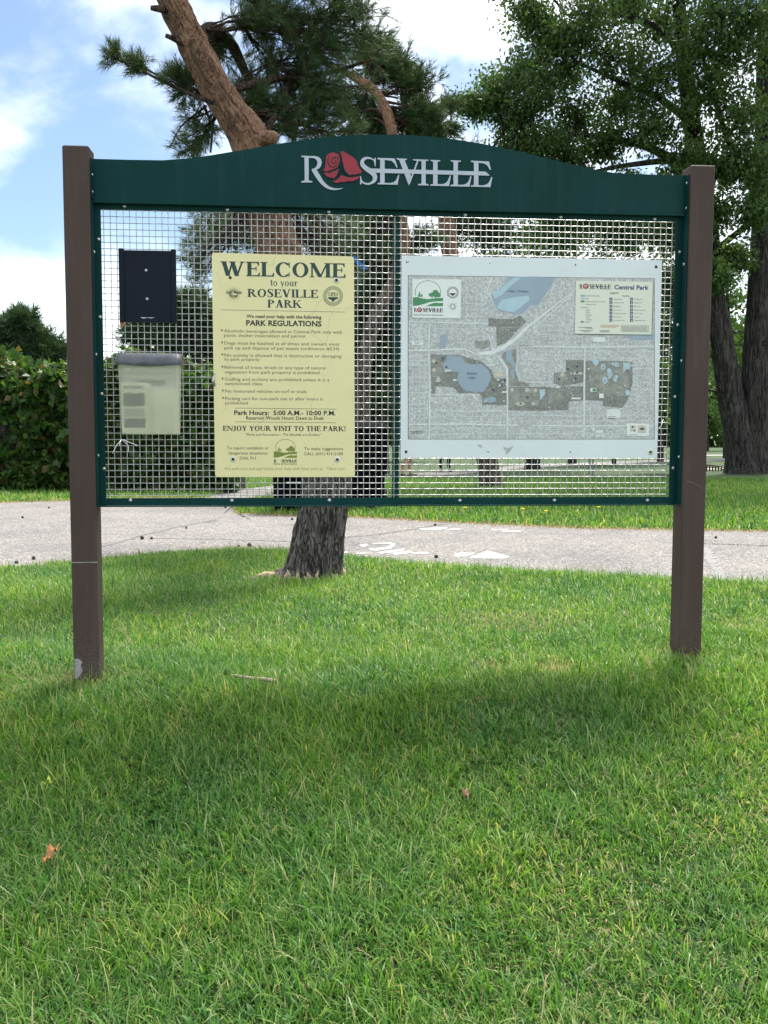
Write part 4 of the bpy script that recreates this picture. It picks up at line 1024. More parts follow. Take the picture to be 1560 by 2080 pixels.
bolt_prof = [(0.0078,0.0),(0.0078,0.0016),(0.0065,0.0034),(0.0044,0.0048),(0.0018,0.0055)]
bm_ = MB(); bm_.lathe(bolt_prof, axis='y', n=12); bolt0 = None
BOLT = bpy.data.meshes.new('bolt'); BOLT.from_pydata(bm_.v, [], bm_.f); BOLT.polygons.foreach_set('use_smooth', bm_.sm); BOLT.update(); BOLT.materials.append(M['bolt'])
def bolt(parent, u, d, v, rz=0.0, s=1.0, off=(0,0,0)):
    o = bpy.data.objects.new('bolt', BOLT); COL.objects.link(o); o.parent = parent
    o.location = (u-off[0], d-off[1], v-off[2]); o.rotation_euler = (0, RNG.uniform(0,6), rz) if rz == 0 else (0,0,rz); o.scale = (s,s,s); return o
for y in (372, 423): bolt(header, uR-0.0045, 0.030, bp(1391,y,0.03)[1], -math.pi/2, 0.8)
for y in (355, 390): bolt(header, uL+0.0045, 0.030, bp(190,y,0.03)[1], math.pi/2, 0.8)

# raised lettering, traced from the photograph
def h5(pts): return [bp(600 + x/3.805, 290 + y/3.805, D_HEAD-0.004) for x, y in pts]
def stroke(cl):
    """variable-width stroke polygon from (x, y, w) points"""
    c = [np.array(p[:2], float) for p in cl]; Lf = []; Rt = []
    for i, p in enumerate(cl):
        t = c[min(i+1, len(c)-1)] - c[max(i-1, 0)]; t /= np.linalg.norm(t)
        nrm = np.array([-t[1], t[0]]) * p[2]/2; Lf.append(tuple(c[i]+nrm)); Rt.append(tuple(c[i]-nrm))
    return Lf + Rt[::-1]
def arc(cx, cy, rx, ry, a0, a1, n):
    return [(cx+rx*math.cos(math.radians(a0+(a1-a0)*i/n)), cy-ry*math.sin(math.radians(a0+(a1-a0)*i/n))) for i in range(n+1)]
def smoothpts(cl, n=4):
    S = spline([list(p) for p in cl], (len(cl)-1)*n+1); return [tuple(r_) for r_ in S]
LET = {
 'letter_r': [[(70,108),(103,108),(103,300),(72,300)], [(45,297),(58,295),(70,290),(105,290),(116,295),(130,297),(130,307),(45,307)], [(45,100),(140,103),(140,116),(103,116),(70,114),(45,108)],
       stroke(smoothpts([(120,110,14),(150,112,18),(178,128,30),(187,155,33),(176,185,28),(152,203,16),(128,210,8)])),
       stroke(smoothpts([(128,205,10),(150,222,34),(180,268,34),(212,312,28),(250,343,22),(290,357,16),(330,358,9),(364,351,4)]))],
 'letter_s': [stroke(smoothpts([(616,120,5),(605,132,8),(580,120,13),(548,118,17),(522,134,26),(517,165,32),(545,196,36),(585,224,38),(612,252,36),(612,288,30),(588,310,18),(556,318,14),(525,308,13),(508,290,10),(503,300,6)])), [(614,116),(622,116),(620,182),(615,182),(606,140)], [(500,258),(506,258),(514,290),(510,322),(500,322)]],
 'letter_e': [[(655,124),(690,124),(690,318),(655,318)], [(635,117),(765,121),(772,134),(790,190),(782,192),(762,155),(740,138),(690,133),(655,132),(635,126)], [(635,321),(790,325),(803,248),(795,248),(778,288),(760,304),(735,311),(690,310),(655,309),(635,312)]],
 'letter_v': [[(800,126),(842,127),(896,262),(880,330),(872,318)], [(783,120),(862,124),(862,131),(850,134),(795,132),(783,127)], [(942,133),(955,133),(886,316),(878,330),(876,312)]],
 'letter_i': [[(975,134),(1007,135),(1007,322),(975,322)], [(908,127),(1030,131),(1030,138),(1007,141),(975,141),(935,139),(908,134)], [(948,320),(975,315),(1007,315),(1030,321),(1030,330),(948,328)]],
 'letter_l': [[(1065,138),(1099,138),(1099,326),(1065,326)], [(1045,132),(1120,135),(1120,142),(1099,147),(1065,147),(1045,139)], [(1043,332),(1188,335),(1202,253),(1194,253),(1178,294),(1160,312),(1135,320),(1099,319),(1065,318),(1043,323)]],
 'letter_l_2': [[(1222,140),(1256,140),(1256,330),(1222,330)], [(1200,135),(1280,138),(1280,145),(1256,150),(1222,150),(1200,142)], [(1198,336),(1346,340),(1361,258),(1353,258),(1337,300),(1320,316),(1295,325),(1256,324),(1222,322),(1198,327)]],
 'letter_e_2': [[(1380,144),(1415,144),(1415,334),(1380,334)], [(1357,138),(1497,145),(1500,158),(1512,208),(1504,210),(1486,178),(1465,162),(1440,156),(1415,155),(1380,153),(1357,147)], [(1355,339),(1507,343),(1523,265),(1514,265),(1497,305),(1478,322),(1450,329),(1415,328),(1380,326),(1355,330)]],
 'crossbar': [[(565,198),(1468,223),(1480,232),(1503,254),(700,234),(622,231),(590,222)]],
}
for nm, polys in LET.items():
    q = MB()
    for i, pg in enumerate(polys): q.prism(h5(pg), D_HEAD-0.0040-0.00012*i - (0.0006 if nm == 'crossbar' else 0) - (0.0003 if nm in ('letter_v',) else 0), D_HEAD-0.0006)
    q.build('crossbar' if nm == 'crossbar' else 'letter', M['silver_letter'], header)
ROSE = [[(345,70),(366,64),(412,92),(452,116),(474,142),(486,180),(500,205),(516,222),(500,238),(478,240),(462,248),(440,244),(420,252),(396,238),(376,210),(366,170),(360,120)],
        [(236,112),(250,92),(270,80),(292,74),(318,84),(340,90),(346,118),(342,150),(330,180),(318,196),(300,202),(268,212),(246,222),(214,216),(228,192),(234,150)],
        [(216,234),(240,230),(262,234),(290,222),(318,212),(334,204),(330,236),(312,262),(298,280),(288,272),(268,270),(240,258)],
        [(286,302),(330,280),(352,252),(372,256),(402,266),(440,268),(498,258),(480,284),(440,298),(410,296),(384,304),(350,304),(322,312)]]
rose = MB()
for i, pg in enumerate(ROSE): rose.prism(h5(pg), D_HEAD-0.005-0.0002*i, D_HEAD-0.0006)
rose_o = rose.build('rose_emblem', M['rose_red'], header)
q = MB()
for i, st in enumerate([[(300,130,2),(312,142,6),(306,160,7),(288,160,7),(280,138,7),(296,116,7),(322,116,6),(334,140,3)], [(262,100,3),(252,130,7),(256,160,8),(276,186,8),(304,184,8),(324,164,5),(330,140,2)],
        [(334,92,3),(345,110,8),(352,150,10),(350,190,11),(340,220,10),(322,250,4)], [(366,150,3),(372,196,9),(392,234,10),(424,256,8),(460,256,3)], [(232,224,2),(262,224,8),(296,208,7),(318,196,2)]]):
    q.flat(h5(stroke(smoothpts(st))), D_HEAD-0.0062-0.00015*i)
q.build('petal_line', M['green'], rose_o)

# frame of angle iron
fu0, fv_t, fv_b = uL, hb_v-0.0062, (bp(205,1028,D_FRAME-0.03)[1]+bp(1378,1025,D_FRAME-0.03)[1])/2
mu0, mu1 = bp(206,700,D_FRAME)[0], bp(1362,700,D_FRAME)[0]
mu0 = (bp(204,470,D_FRAME)[0]+bp(216,980,D_FRAME)[0])/2; mu1 = (bp(1372,470,D_FRAME)[0]+bp(1360,980,D_FRAME)[0])/2
mv_t = (bp(300,427,D_FRAME)[1]+bp(1300,449,D_FRAME)[1])/2; mv_b = (bp(300,1010,D_FRAME)[1]+bp(1300,1011,D_FRAME)[1])/2
print('mesh', mu0, mu1, mv_b, mv_t, 'frame', fv_b, fv_t, 'uR', uR)
def rail(name, leg, side):
    q = MB(); q.box(*leg); q.box(*side); return q.build(name, M['green'], sign)
f1 = rail('side_rail', (uL, mu0, D_FRAME, D_FRAME+0.004, fv_b, fv_t), (uL, uL+0.004, 0.012, D_FRAME-0.0005, fv_b, fv_t))
f2 = rail('side_rail', (mu1, uR, D_FRAME, D_FRAME+0.004, fv_b, fv_t), (uR-0.004, uR, 0.012, D_FRAME-0.0005, fv_b, fv_t))
f3 = rail('bottom_rail', (mu0+0.0005, mu1-0.0005, D_FRAME+0.0003, D_FRAME+0.0043, fv_b+0.0005, mv_b), (mu0-0.02, mu1+0.02, D_FRAME-0.030, D_FRAME-0.0006, fv_b-0.0035, fv_b+0.0003))
f4 = rail('top_rail', (mu0+0.0005, mu1-0.0005, D_FRAME+0.0003, D_FRAME+0.0043, mv_t, fv_t-0.0005), (uL+0.005, uR-0.005, D_FRAME-0.024, D_FRAME-0.0006, fv_t-0.004, fv_t-0.0007))
b0 = bp(799,480,D_MESH+0.008)[0]; b1 = bp(812,480,D_MESH+0.008)[0]
q = MB(); q.box(b0, b1, D_MESH+0.006, D_MESH+0.030, fv_b+0.002, fv_t-0.006); q.build('middle_bar', M['green'], sign)
for x, y in [(253,419),(462,428),(668,433),(945,440),(1139,444),(1330,447)]: u, v = bp(x,y,D_FRAME); bolt(f4, u, D_FRAME+0.0003, max(v, mv_t+0.009))
for x, y in [(265,1016.5),(471,1017),(669,1016.5),(934,1017),(1126,1016.5),(1315,1016.5)]: u, v = bp(x,y,D_FRAME); bolt(f3, u, D_FRAME+0.0003, v)
for x, y in [(200,486),(203,644),(206.5,800),(211,952)]: u, v = bp(x,y,D_FRAME); bolt(f1, u, D_FRAME, v)
for x, y in [(1381,512),(1377,660),(1371.5,806),(1367.5,951)]: u, v = bp(x,y,D_FRAME); bolt(f2, min(u, mu1+0.022), D_FRAME, v)
for x, y in [(192,512),(197,720),(202,925)]: bolt(f1, uL+0.0045, 0.035, bp(x,y,0.035)[1], math.pi/2, 0.95)
for x, y in [(1388,537),(1383,733),(1378,928)]: bolt(f2, uR-0.0045, 0.035, bp(x,y,0.035)[1], -math.pi/2, 0.95)

# crimped wire mesh: every wire is an object
WR, PIT = 0.00175, 0.0254
def wire_mesh(nm, L_, axis, phase):
    n = int(round(L_/(PIT/2))); pts = []
    for i in range(n+1):
        s = i*PIT/2; w = WR*0.95*math.cos(math.pi*s/PIT + phase)
        pts.append((s, w, 0) if axis == 'x' else (0, w, s))
    q = MB(); q.tube(pts, WR, 6, True); me = bpy.data.meshes.new(nm); me.from_pydata(q.v, [], q.f); me.polygons.foreach_set('use_smooth', q.sm); me.update(); me.materials.append(M['wire']); return me
ms = bpy.data.objects.new('wire_mesh', None); COL.objects.link(ms); ms.parent = sign; ms.location = (mu0, D_MESH, mv_b)
W_, H_ = mu1-mu0, mv_t-mv_b
nu, nv = int(W_/PIT), int(H_/PIT)
HX = [wire_mesh('wire', W_+0.012, 'x', 0), wire_mesh('wire', W_+0.012, 'x', math.pi)]
VZ = [wire_mesh('wire', H_+0.012, 'z', math.pi), wire_mesh('wire', H_+0.012, 'z', 0)]
print('wires', nu, nv)
ou, ov = 0.010, 0.010
for j in range(nv+1):
    z = ov + j*PIT
    if z > H_: break
    o = bpy.data.objects.new('wire', HX[j % 2]); COL.objects.link(o); o.parent = ms; o.location = (ou-PIT, 0, z+RNG.normal(0,0.0003)); o.rotation_euler = (0, RNG.normal(0,0.0003), 0)
for i in range(nu+1):
    x = ou + i*PIT
    if x > W_: break
    o = bpy.data.objects.new('wire', VZ[i % 2]); COL.objects.link(o); o.parent = ms; o.location = (x+RNG.normal(0,0.0003), 0, ov-PIT); o.rotation_euler = (0, RNG.normal(0,0.0005), 0)
D_SIGN = D_MESH - 2*WR - 0.0025      # back face of plates screwed onto the mesh

# ------------------------------------------------------------------ print helpers
def glyphs():
    """serif capitals as stroke polygons, cap height 1, y up"""
    T, t, sh, so = 0.205, 0.075, 0.055, 0.085
    def rect(x0, y0, x1, y1): return [(x0,y0),(x1,y0),(x1,y1),(x0,y1)]
    def serif(x0, x1, y, up): 
        k = sh if up else -sh
        return [(x0-so,y),(x1+so,y),(x1+so,y+k*0.7),(x1,y+k*1.6),(x0,y+k*1.6),(x0-so,y+k*0.7)]
    def stem(x, w=None, b=True, tp_=True):
        w = w or T; r_ = [rect(x,0,x+w,1)]
        if b: r_.append(serif(x,x+w,0,True))
        if tp_: r_.append(serif(x,x+w,1,False))
        return r_
    def bowl(cx, cy, rx, ry, a0, a1, n=18, th=None):
        th = th or T
        o = [(cx+rx*math.cos(math.radians(a0+(a1-a0)*i/n)), cy+ry*math.sin(math.radians(a0+(a1-a0)*i/n))) for i in range(n+1)]
        q_ = [(cx+(rx-th)*math.cos(math.radians(a1+(a0-a1)*i/n)), cy+(ry-t)*math.sin(math.radians(a1+(a0-a1)*i/n))) for i in range(n+1)]
        return o + q_
    def diag(x0, y0, x1, y1, w): return [(x0-w/2,y0),(x0+w/2,y0),(x1+w/2,y1),(x1-w/2,y1)]
    G = {}
    X = 0.09
    G['I'] = (T+2*X, stem(X))
    arm = lambda x, y, l, d: [(x,y),(x+l,y),(x+l,y+d*0.26),(x+l-0.05,y+d*0.26),(x+l-0.10,y+d*t*1.2),(x,y+d*t)]
    G['L'] = (0.74, stem(X) + [arm(X+T,0,0.42,1)])
    G['E'] = (0.76, stem(X) + [arm(X+T,0,0.44,1), arm(X+T,1,0.40,-1), rect(X+T,0.49,X+T+0.22,0.49+t), rect(X+T+0.22,0.38,X+T+0.27,0.68)])
    G['F'] = (0.70, stem(X) + [arm(X+T,1,0.40,-1), rect(X+T,0.47,X+T+0.22,0.47+t)])
    G['T'] = (0.80, [rect(0.40-T/2,0,0.40+T/2,1), serif(0.40-T/2,0.40+T/2,0,True), arm(0.40,1,0.37,-1), [(0.80-a,b) for a,b in arm(0.40,1,0.37,-1)]])
    G['H'] = (0.98, stem(X) + stem(0.98-X-T) + [rect(X+T,0.48,0.98-X-T,0.48+t)])
    G['N'] = (0.98, stem(X,t*1.1) + stem(0.98-X-t,t*1.1,False) + [diag(X+0.04,1,0.98-X-0.06,0,T*1.15)])
    G['M'] = (1.16, stem(X,t*1.1) + stem(1.16-X-T) + [diag(X+0.06,1,0.56,0.02,T*1.05), diag(0.56,0.02,1.16-X-T*0.7,1,t*1.2)])
    G['V'] = (0.92, [diag(0.20,1,0.48,0,T*1.1), diag(0.74,1,0.47,0,t*1.3), serif(0.11,0.29,1,False), serif(0.69,0.79,1,False)])
    G['W'] = (1.34, [diag(0.20,1,0.42,0,T*1.1), diag(0.64,0.95,0.43,0,t*1.3), diag(0.64,1,0.88,0,T*1.1), diag(1.16,1,0.88,0,t*1.3), serif(0.11,0.29,1,False), serif(0.56,0.74,1,False), serif(1.11,1.21,1,False)])
    G['A'] = (0.92, [diag(0.46,1,0.20,0,t*1.3), diag(0.46,1,0.72,0,T*1.15), rect(0.27,0.30,0.62,0.30+t), serif(0.13,0.27,0,True), serif(0.61,0.83,0,True)])
    G['Y'] = (0.88, [diag(0.18,1,0.44,0.42,T*1.1), diag(0.72,1,0.45,0.42,t*1.3), rect(0.44-T/2,0,0.44+T/2,0.48), serif(0.44-T/2,0.44+T/2,0,True), serif(0.10,0.27,1,False), serif(0.67,0.77,1,False)])
    G['K'] = (0.96, stem(X) + [diag(0.76,1,0.28,0.42,t*1.3), diag(0.42,0.60,0.80,0,T*1.1), serif(0.72,0.81,1,False), serif(0.70,0.90,0,True)])
    G['O'] = (0.96, [bowl(0.48,0.5,0.42,0.52,0,360,32)])
    G['C'] = (0.88, [bowl(0.48,0.5,0.42,0.52,42,318,28), rect(0.74,0.66,0.80,1.0), rect(0.74,0.02,0.79,0.30)])
    G['P'] = (0.80, stem(X) + [bowl(X+T*0.6,0.735,0.52,0.265,-90,90)])
    G['R'] = (0.92, stem(X) + [bowl(X+T*0.6,0.745,0.50,0.255,-90,90), diag(0.44,0.52,0.78,0,T*1.05), serif(0.72,0.86,0,True)])
    G['U'] = (0.96, [rect(X,0.34,X+T,1), serif(X,X+T,1,False), rect(0.96-X-t*1.1,0.34,0.96-X,1), serif(0.96-X-t*1.1,0.96-X,1,False), bowl(0.48,0.36,0.39,0.38,180,360,16,T*0.75)])
    G['J'] = (0.56, [rect(0.24,0.14,0.24+T,1), serif(0.24,0.24+T,1,False), stroke([(0.36,0.18,T*0.8),(0.30,0.0,0.12),(0.16,-0.05,0.09),(0.07,0.03,0.12)])])
    S_ = [(0.56,0.72,0.05),(0.52,0.90,0.07),(0.36,0.985,0.08),(0.20,0.93,0.13),(0.15,0.78,0.18),(0.25,0.61,0.20),(0.42,0.48,0.21),(0.52,0.33,0.20),(0.50,0.13,0.15),(0.34,0.02,0.08),(0.17,0.06,0.07),(0.11,0.28,0.05)]
    G['S'] = (0.68, [stroke(smoothpts(S_,3)), rect(0.54,0.70,0.58,1.0), rect(0.09,0.0,0.13,0.32)])
    G['!'] = (0.36, [[(0.10,1.02),(0.28,1.02),(0.22,0.28),(0.16,0.28)], bowl(0.19,0.09,0.10,0.10,0,360,12,0.099)])
    G[' '] = (0.36, [])
    # small letters for one line
    x = 0.66
    G['t'] = (0.42, [rect(0.13,0.08,0.13+0.13,0.88), rect(0.03,x-0.06,0.38,x), stroke([(0.19,0.12,0.13),(0.25,0.02,0.08),(0.38,0.06,0.06)])])
    G['o'] = (0.64, [bowl(0.32,x/2,0.28,x/2+0.01,0,360,20,0.13)])
    G['y'] = (0.64, [diag(0.16,x,0.34,0.02,0.14), diag(0.52,x,0.26,-0.26,0.06), rect(0.05,x-0.05,0.27,x), rect(0.43,x-0.05,0.61,x)])
    G['u'] = (0.70, [rect(0.12,0.14,0.25,x), rect(0.03,x-0.05,0.14,x), rect(0.46,0.0,0.59,x), rect(0.38,x-0.05,0.47,x), stroke([(0.185,0.18,0.13),(0.24,0.04,0.10),(0.36,0.03,0.07),(0.48,0.14,0.06)]), rect(0.58,0,0.67,0.05)])
    G['r'] = (0.50, [rect(0.12,0,0.25,x), rect(0.03,0,0.34,0.05), rect(0.03,x-0.05,0.14,x), stroke([(0.25,0.42,0.06),(0.33,0.60,0.07),(0.45,0.60,0.13)])])
    return G
GL = glyphs()
SPLIT = ('playing_field','pond','ball_diamond','park_area','lake_shallow','place_label','inset_sketch','inset_mark','paint_peel','emblem_hill')
class Panel:
    """flat print on a plate: maps crop pixels to plate coordinates"""
    def __init__(s, root, d, ox, oy, sc): s.root = root; s.d = d; s.ox = ox; s.oy = oy; s.sc = sc; s.o = np.array(PLATE[root.name])
    def m(s, x, y): return bp(s.ox + x/s.sc, s.oy + y/s.sc, s.d)
    def loc(s, x, y): u, v = s.m(x, y); return (u-s.o[0], v-s.o[2])
    def poly(s, name, polys, mat, lift, parent=None):
        if name in SPLIT:
            for i, pg in enumerate(polys): o_ = MB().flat([s.loc(*p) for p in pg], -(lift+0.00002*(i % 12))).build(name, mat, parent or s.root)
            return o_
        q_ = MB()
        for i, pg in enumerate(polys): q_.flat([s.loc(*p) for p in pg], -(lift+0.00002*(i % 12)))
        return q_.build(name, mat, parent or s.root)
    def serif(s, text, x0, x1, y0, y1, cap, mat, lift, name='lettering'):
        a = s.loc(x0, y0); b = s.loc(x1, y1); h = s.m(x0, y0)[1] - 0; h = s.m((x0+x1)/2, (y0+y1)/2 - cap)[1] - s.m((x0+x1)/2, (y0+y1)/2)[1]
        tot = sum(GL[c][0] for c in text); k = (b[0]-a[0])/tot
        q_ = MB(); px_ = 0.0; v0 = (a[1]+b[1])/2
        for c in text:
            for i, pg in enumerate(GL[c][1]): q_.flat([(a[0]+(px_+gx)*k, v0+gy*h) for gx, gy in pg], -(lift+0.00003*i))
            px_ += GL[c][0]
        return q_.build(name, mat, s.root)
    def sans(s, text, x0, x1, y0, y1, cap, mat, lift, bold=0.0, shear=0.0, name='lettering', parent=None):
        a = s.loc(x0, y0); b = s.loc(x1, y1); h = s.m((x0+x1)/2, (y0+y1)/2 - cap)[1] - s.m((x0+x1)/2, (y0+y1)/2)[1]
        cu = bpy.data.curves.new('t', 'FONT'); cu.body = text; cu.size = 1.0; cu.resolution_u = 2; cu.offset = bold; cu.shear = shear; cu.fill_mode = 'FRONT'
        ob = bpy.data.objects.new('t', cu); COL.objects.link(ob)
        dg = bpy.context.evaluated_depsgraph_get(); me = bpy.data.meshes.new_from_object(ob.evaluated_get(dg))
        bpy.data.objects.remove(ob); bpy.data.curves.remove(cu)
        n_ = len(me.vertices); co = np.zeros(n_*3, dtype=np.float32); me.vertices.foreach_get('co', co); co = co.reshape(-1,3)
        lo, hi = co[:,0].min(), co[:,0].max(); k = (b[0]-a[0])/(hi-lo); kv = h/0.70
        v0 = (a[1]+b[1])/2
        new = np.stack([a[0]+(co[:,0]-lo)*k, np.full(n_, -lift), v0+co[:,1]*kv], 1)
        me.vertices.foreach_set('co', new.astype(np.float32).ravel()); me.materials.clear(); me.update(); me.name = name
        if len(me.polygons) and me.polygons[0].normal.y > 0: me.flip_normals()
        return link(name, me, mat, parent or s.root)
M['map_street'] = simple('faint_street_print', (0.66,0.70,0.70), 0.4, var=0.12, scale=70)
PLATE = {}
def plate_thing(name, label, cat, u, d, v):
    P = BO + UX*u + DY*d + np.array([0,0,v]); o = thing(name, label, cat, P, TH); PLATE[o.name] = (u, d, v); return o
def rounded(c, r, n=5):
    """rounded outline of a quad given as 4 (x,z) corners anticlockwise"""
    out = []
    for i in range(4):
        p = np.array(c[i]); a = np.array(c[i-1])-p; b = np.array(c[(i+1)%4])-p; a = a/np.linalg.norm(a); b = b/np.linalg.norm(b)
        for k in range(n+1):
            t_ = k/n; out.append(tuple(p + a*r*(1-t_)**2 + b*r*t_**2))
    return out

# ------------------------------------------------------------------ cream park-rules sign
d = D_SIGN - 0.003
cs = [bp(437,969,d), bp(721,969,d), bp(719,521,d), bp(430,513,d)]
u0, v0 = (cs[0][0]+cs[1][0])/2, (cs[0][1]+cs[1][1])/2
welcome = plate_thing('rules_sign', 'cream WELCOME park regulations sign with dark green lettering on the mesh', 'sign', u0, d, v0)
q = MB(); q.prism(rounded([(a-u0, b-v0) for a, b in cs], 0.014), 0, 0.003); q.build('plate', M['cream'], welcome)
wp = Panel(welcome, d, 420, 500, 4.16)
wp.serif('WELCOME', 112, 1176, 250, 268, 122, M['ink_green'], 0.0006)
wp.serif('to your', 535, 768, 334, 338, 56, M['ink_green'], 0.0006)
wp.serif('ROSEVILLE', 343, 942, 428, 438, 68, M['ink_green'], 0.0006)
wp.serif('PARK', 512, 802, 519, 521, 66, M['ink_green'], 0.0006)
def ln_v(x, y0, y1, w): return [(x-w/2,y0),(x+w/2,y0),(x+w/2,y1),(x-w/2,y1)]
def ln_(x0, y0, x1, y1, w): return [(x0,y0-w/2),(x1,y1-w/2),(x1,y1+w/2),(x0,y0+w/2)]
wp.poly('rule_line', [ln_(118,538,1170,557,3), ], M['ink_green'], 0.0006)
wp.sans('We need your help with the following', 335, 968, 606, 613, 28, M['ink'], 0.0006, 0.022)
wp.sans('PARK REGULATIONS', 333, 970, 670, 678, 45, M['ink'], 0.0006, 0.03)
for t_, x0, x1, y in [('Alcoholic beverages allowed in Central Park only with',147,1143,732),('picnic shelter reservation and permit',147,835,768),('Dogs must be leashed at all times and owners must',149,1122,834),('pick up and dispose of pet waste (ordinance #534)',149,1120,874),
        ('No activity is allowed that is destructive or damaging',150,1138,936),('to park property',150,447,968),('Removal of trees, brush or any type of natural',150,1003,1037),('vegetation from park property is prohibited',152,952,1077),
        ('Golfing and archery are prohibited unless it is a',153,1035,1138),('sanctioned class',153,470,1174),('No motorized vehicles on turf or trails',155,843,1238),('Parking cars for non-park use or after hours is',155,980,1300),('prohibited',157,347,1337)]:
    wp.sans(t_, x0, x1, y, y+(x1-x0)*0.004, 27, M['ink_soft'], 0.0006, -0.004)
dm = lambda x, y, r: [(x-r*0.8,y),(x,y-r),(x+r*0.8,y),(x,y+r)]
for x, y in [(128,711),(130,813),(131,915),(132,1018),(134,1119),(136,1220),(138,1282)]: wp.poly('bullet', [dm(x,y,10)], M['ink'], 0.0006)
wp.poly('rule_line', [ln_(235,1368,1096,1377,3)], M['ink'], 0.0006); wp.poly('rule_line', [ln_(235,1484,1092,1492,3)], M['ink'], 0.0006)
wp.sans('Park Hours:  5:00 A.M.- 10:00 P.M.', 232, 1088, 1424, 1430, 38, M['ink'], 0.0006, 0.022)
wp.sans('Reservoir Woods Hours: Dawn to Dusk', 333, 990, 1465, 1468, 30, M['ink'], 0.0006, 0.008)
wp.serif('ENJOY YOUR VISIT TO THE PARK!', 135, 1176, 1558, 1565, 42, M['ink'], 0.0006)
wp.sans('"Parks and Recreation - The Benefits are Endless"', 330, 968, 1600, 1604, 20, M['ink_soft'], 0.0006, 0, 0.25)
for t_, x0, x1, y in [('To report vandalism or',170,525,1717),('dangerous situations',183,513,1760),('DIAL 911',280,413,1803),('To make suggestions',823,1150,1723),('CALL (651) 415-2100',823,1150,1766)]: wp.sans(t_, x0, x1, y, y, 25, M['ink_soft'], 0.0006)
def park_logo(pn, x, y, w, h, ink, grn, lift, prefix=''):
    """round emblem: hills, winding path, tree and firs under an arch"""
    f = lambda pts: [(x+px_*w, y+py_*h) for px_, py_ in pts]
    A = [(0.5+0.42*math.cos(math.radians(a)), 0.45-0.44*math.sin(math.radians(a))) for a in range(-18, 200, 6)]
    r_ = stroke([(x+a*w, y+b*h, w*0.014) for a, b in A]); pn.poly('emblem_arch', [r_], ink, lift)
    pn.poly('emblem_hill', [f([(0,0.66),(0.15,0.645),(0.32,0.70),(0.50,0.73),(0.68,0.71),(0.84,0.68),(1.0,0.68),(1.0,0.80),(0.75,0.81),(0.55,0.84),(0.38,0.91),(0.18,0.975),(0,0.99)]), f([(0.44,1.0),(0.58,0.92),(0.74,0.86),(0.86,0.88),(1.0,0.87),(1.0,1.0)])], grn, lift)
    tr = [f([(0.5+0.20+0.085*math.cos(t_*0.524)*1.0+cx_, 0.52+cy_+0.075*math.sin(t_*0.524)) for t_ in range(12)]) for cx_, cy_ in ((0,0),(0.11,0.0),(0.05,-0.08),(-0.09,0.04),(0.14,0.06),(0.04,0.05))]
    tr += [f([(0.63,0.6),(0.655,0.6),(0.65,0.71),(0.625,0.71)]), f([(0.73,0.58),(0.765,0.58),(0.76,0.71),(0.735,0.71)])]
    tr += [f([(0.22,0.42),(0.275,0.63),(0.165,0.63)]), f([(0.30,0.50),(0.335,0.63),(0.265,0.63)])]
    pn.poly('emblem_tree', tr, grn, lift+0.0003)
park_logo(wp, 567, 1630, 195, 158, M['ink'], M['olive'], 0.0006)
wp.serif('R', 567, 592, 1828, 1828, 26, M['ink'], 0.0006); wp.serif('SEVILLE', 630, 762, 1828, 1828, 26, M['ink'], 0.0006); wp.poly('strike_line', [ln_(640,1814,755,1815,3)], M['ink'], 0.0009)
wp.sans('Parks & Recreation', 567, 762, 1846, 1846, 14, M['ink'], 0.0006)
wp.sans('We welcome and appreciate your help with litter pick up.  Thank you!', 148, 1168, 1888, 1894, 25, M['ink_faint'], 0.0006)
def starburst(pn, cx, cy, r, ink, lift, txt):
    pg = []
    for i in range(32):
        a = i*math.pi/16; rr = r*(1.0 if i % 4 == 0 else (0.86 if i % 2 == 0 else 0.7)); w = r*0.019; r0 = r*0.30
        ca, sa = math.cos(a), math.sin(a)
        pg.append([(cx+r0*ca-w*sa, cy+r0*sa+w*ca), (cx+r0*ca+w*sa, cy+r0*sa-w*ca), (cx+rr*ca, cy+rr*sa)])
    pn.poly('starburst', pg, ink, lift)
    for k, (t_, hw) in enumerate(txt): pn.sans(t_, cx-hw, cx+hw, cy+k*r*0.36-r*0.02, cy+k*r*0.36-r*0.02, r*0.30, ink, lift+0.0006, 0.01)
starburst(wp, 228, 402, 80, M['ink_soft'], 0.0006, [('Gold Medal', 66), ('Winner', 34)])
def ring(cx, cy, r, w, n=36): return stroke([(cx+r*math.cos(2*math.pi*i/n), cy+r*math.sin(2*math.pi*i/n), w) for i in range(n+1)])
def seal(pn, cx, cy, r, ink, lift, txt):
    pn.poly('seal_ring', [ring(cx,cy,r,r*0.05), ring(cx,cy,r*0.74,r*0.05)], ink, lift)
    pn.poly('seal_ring', [stroke([(cx+r*0.87*math.cos(t_), cy+r*0.87*math.sin(t_), r*0.10) for t_ in np.linspace(a, a+0.09, 3)]) for a in np.arange(0, 6.2, 0.19)], ink, lift+0.0003)
    pn.poly('seal_shield', [[(cx-r*0.5,cy+r*0.12),(cx+r*0.5,cy+r*0.12),(cx+r*0.5,cy+r*0.3),(cx+r*0.22,cy+r*0.40),(cx,cy+r*0.66),(cx-r*0.22,cy+r*0.40),(cx-r*0.5,cy+r*0.3)]], ink, lift)
    pn.serif(txt, cx-r*0.52, cx+r*0.52, cy+r*0.02, cy+r*0.02, r*0.42, ink, lift) if txt else None
seal(wp, 1067, 421, 80, M['ink_green'], 0.0006, 'CAPRA')
scr = MB()
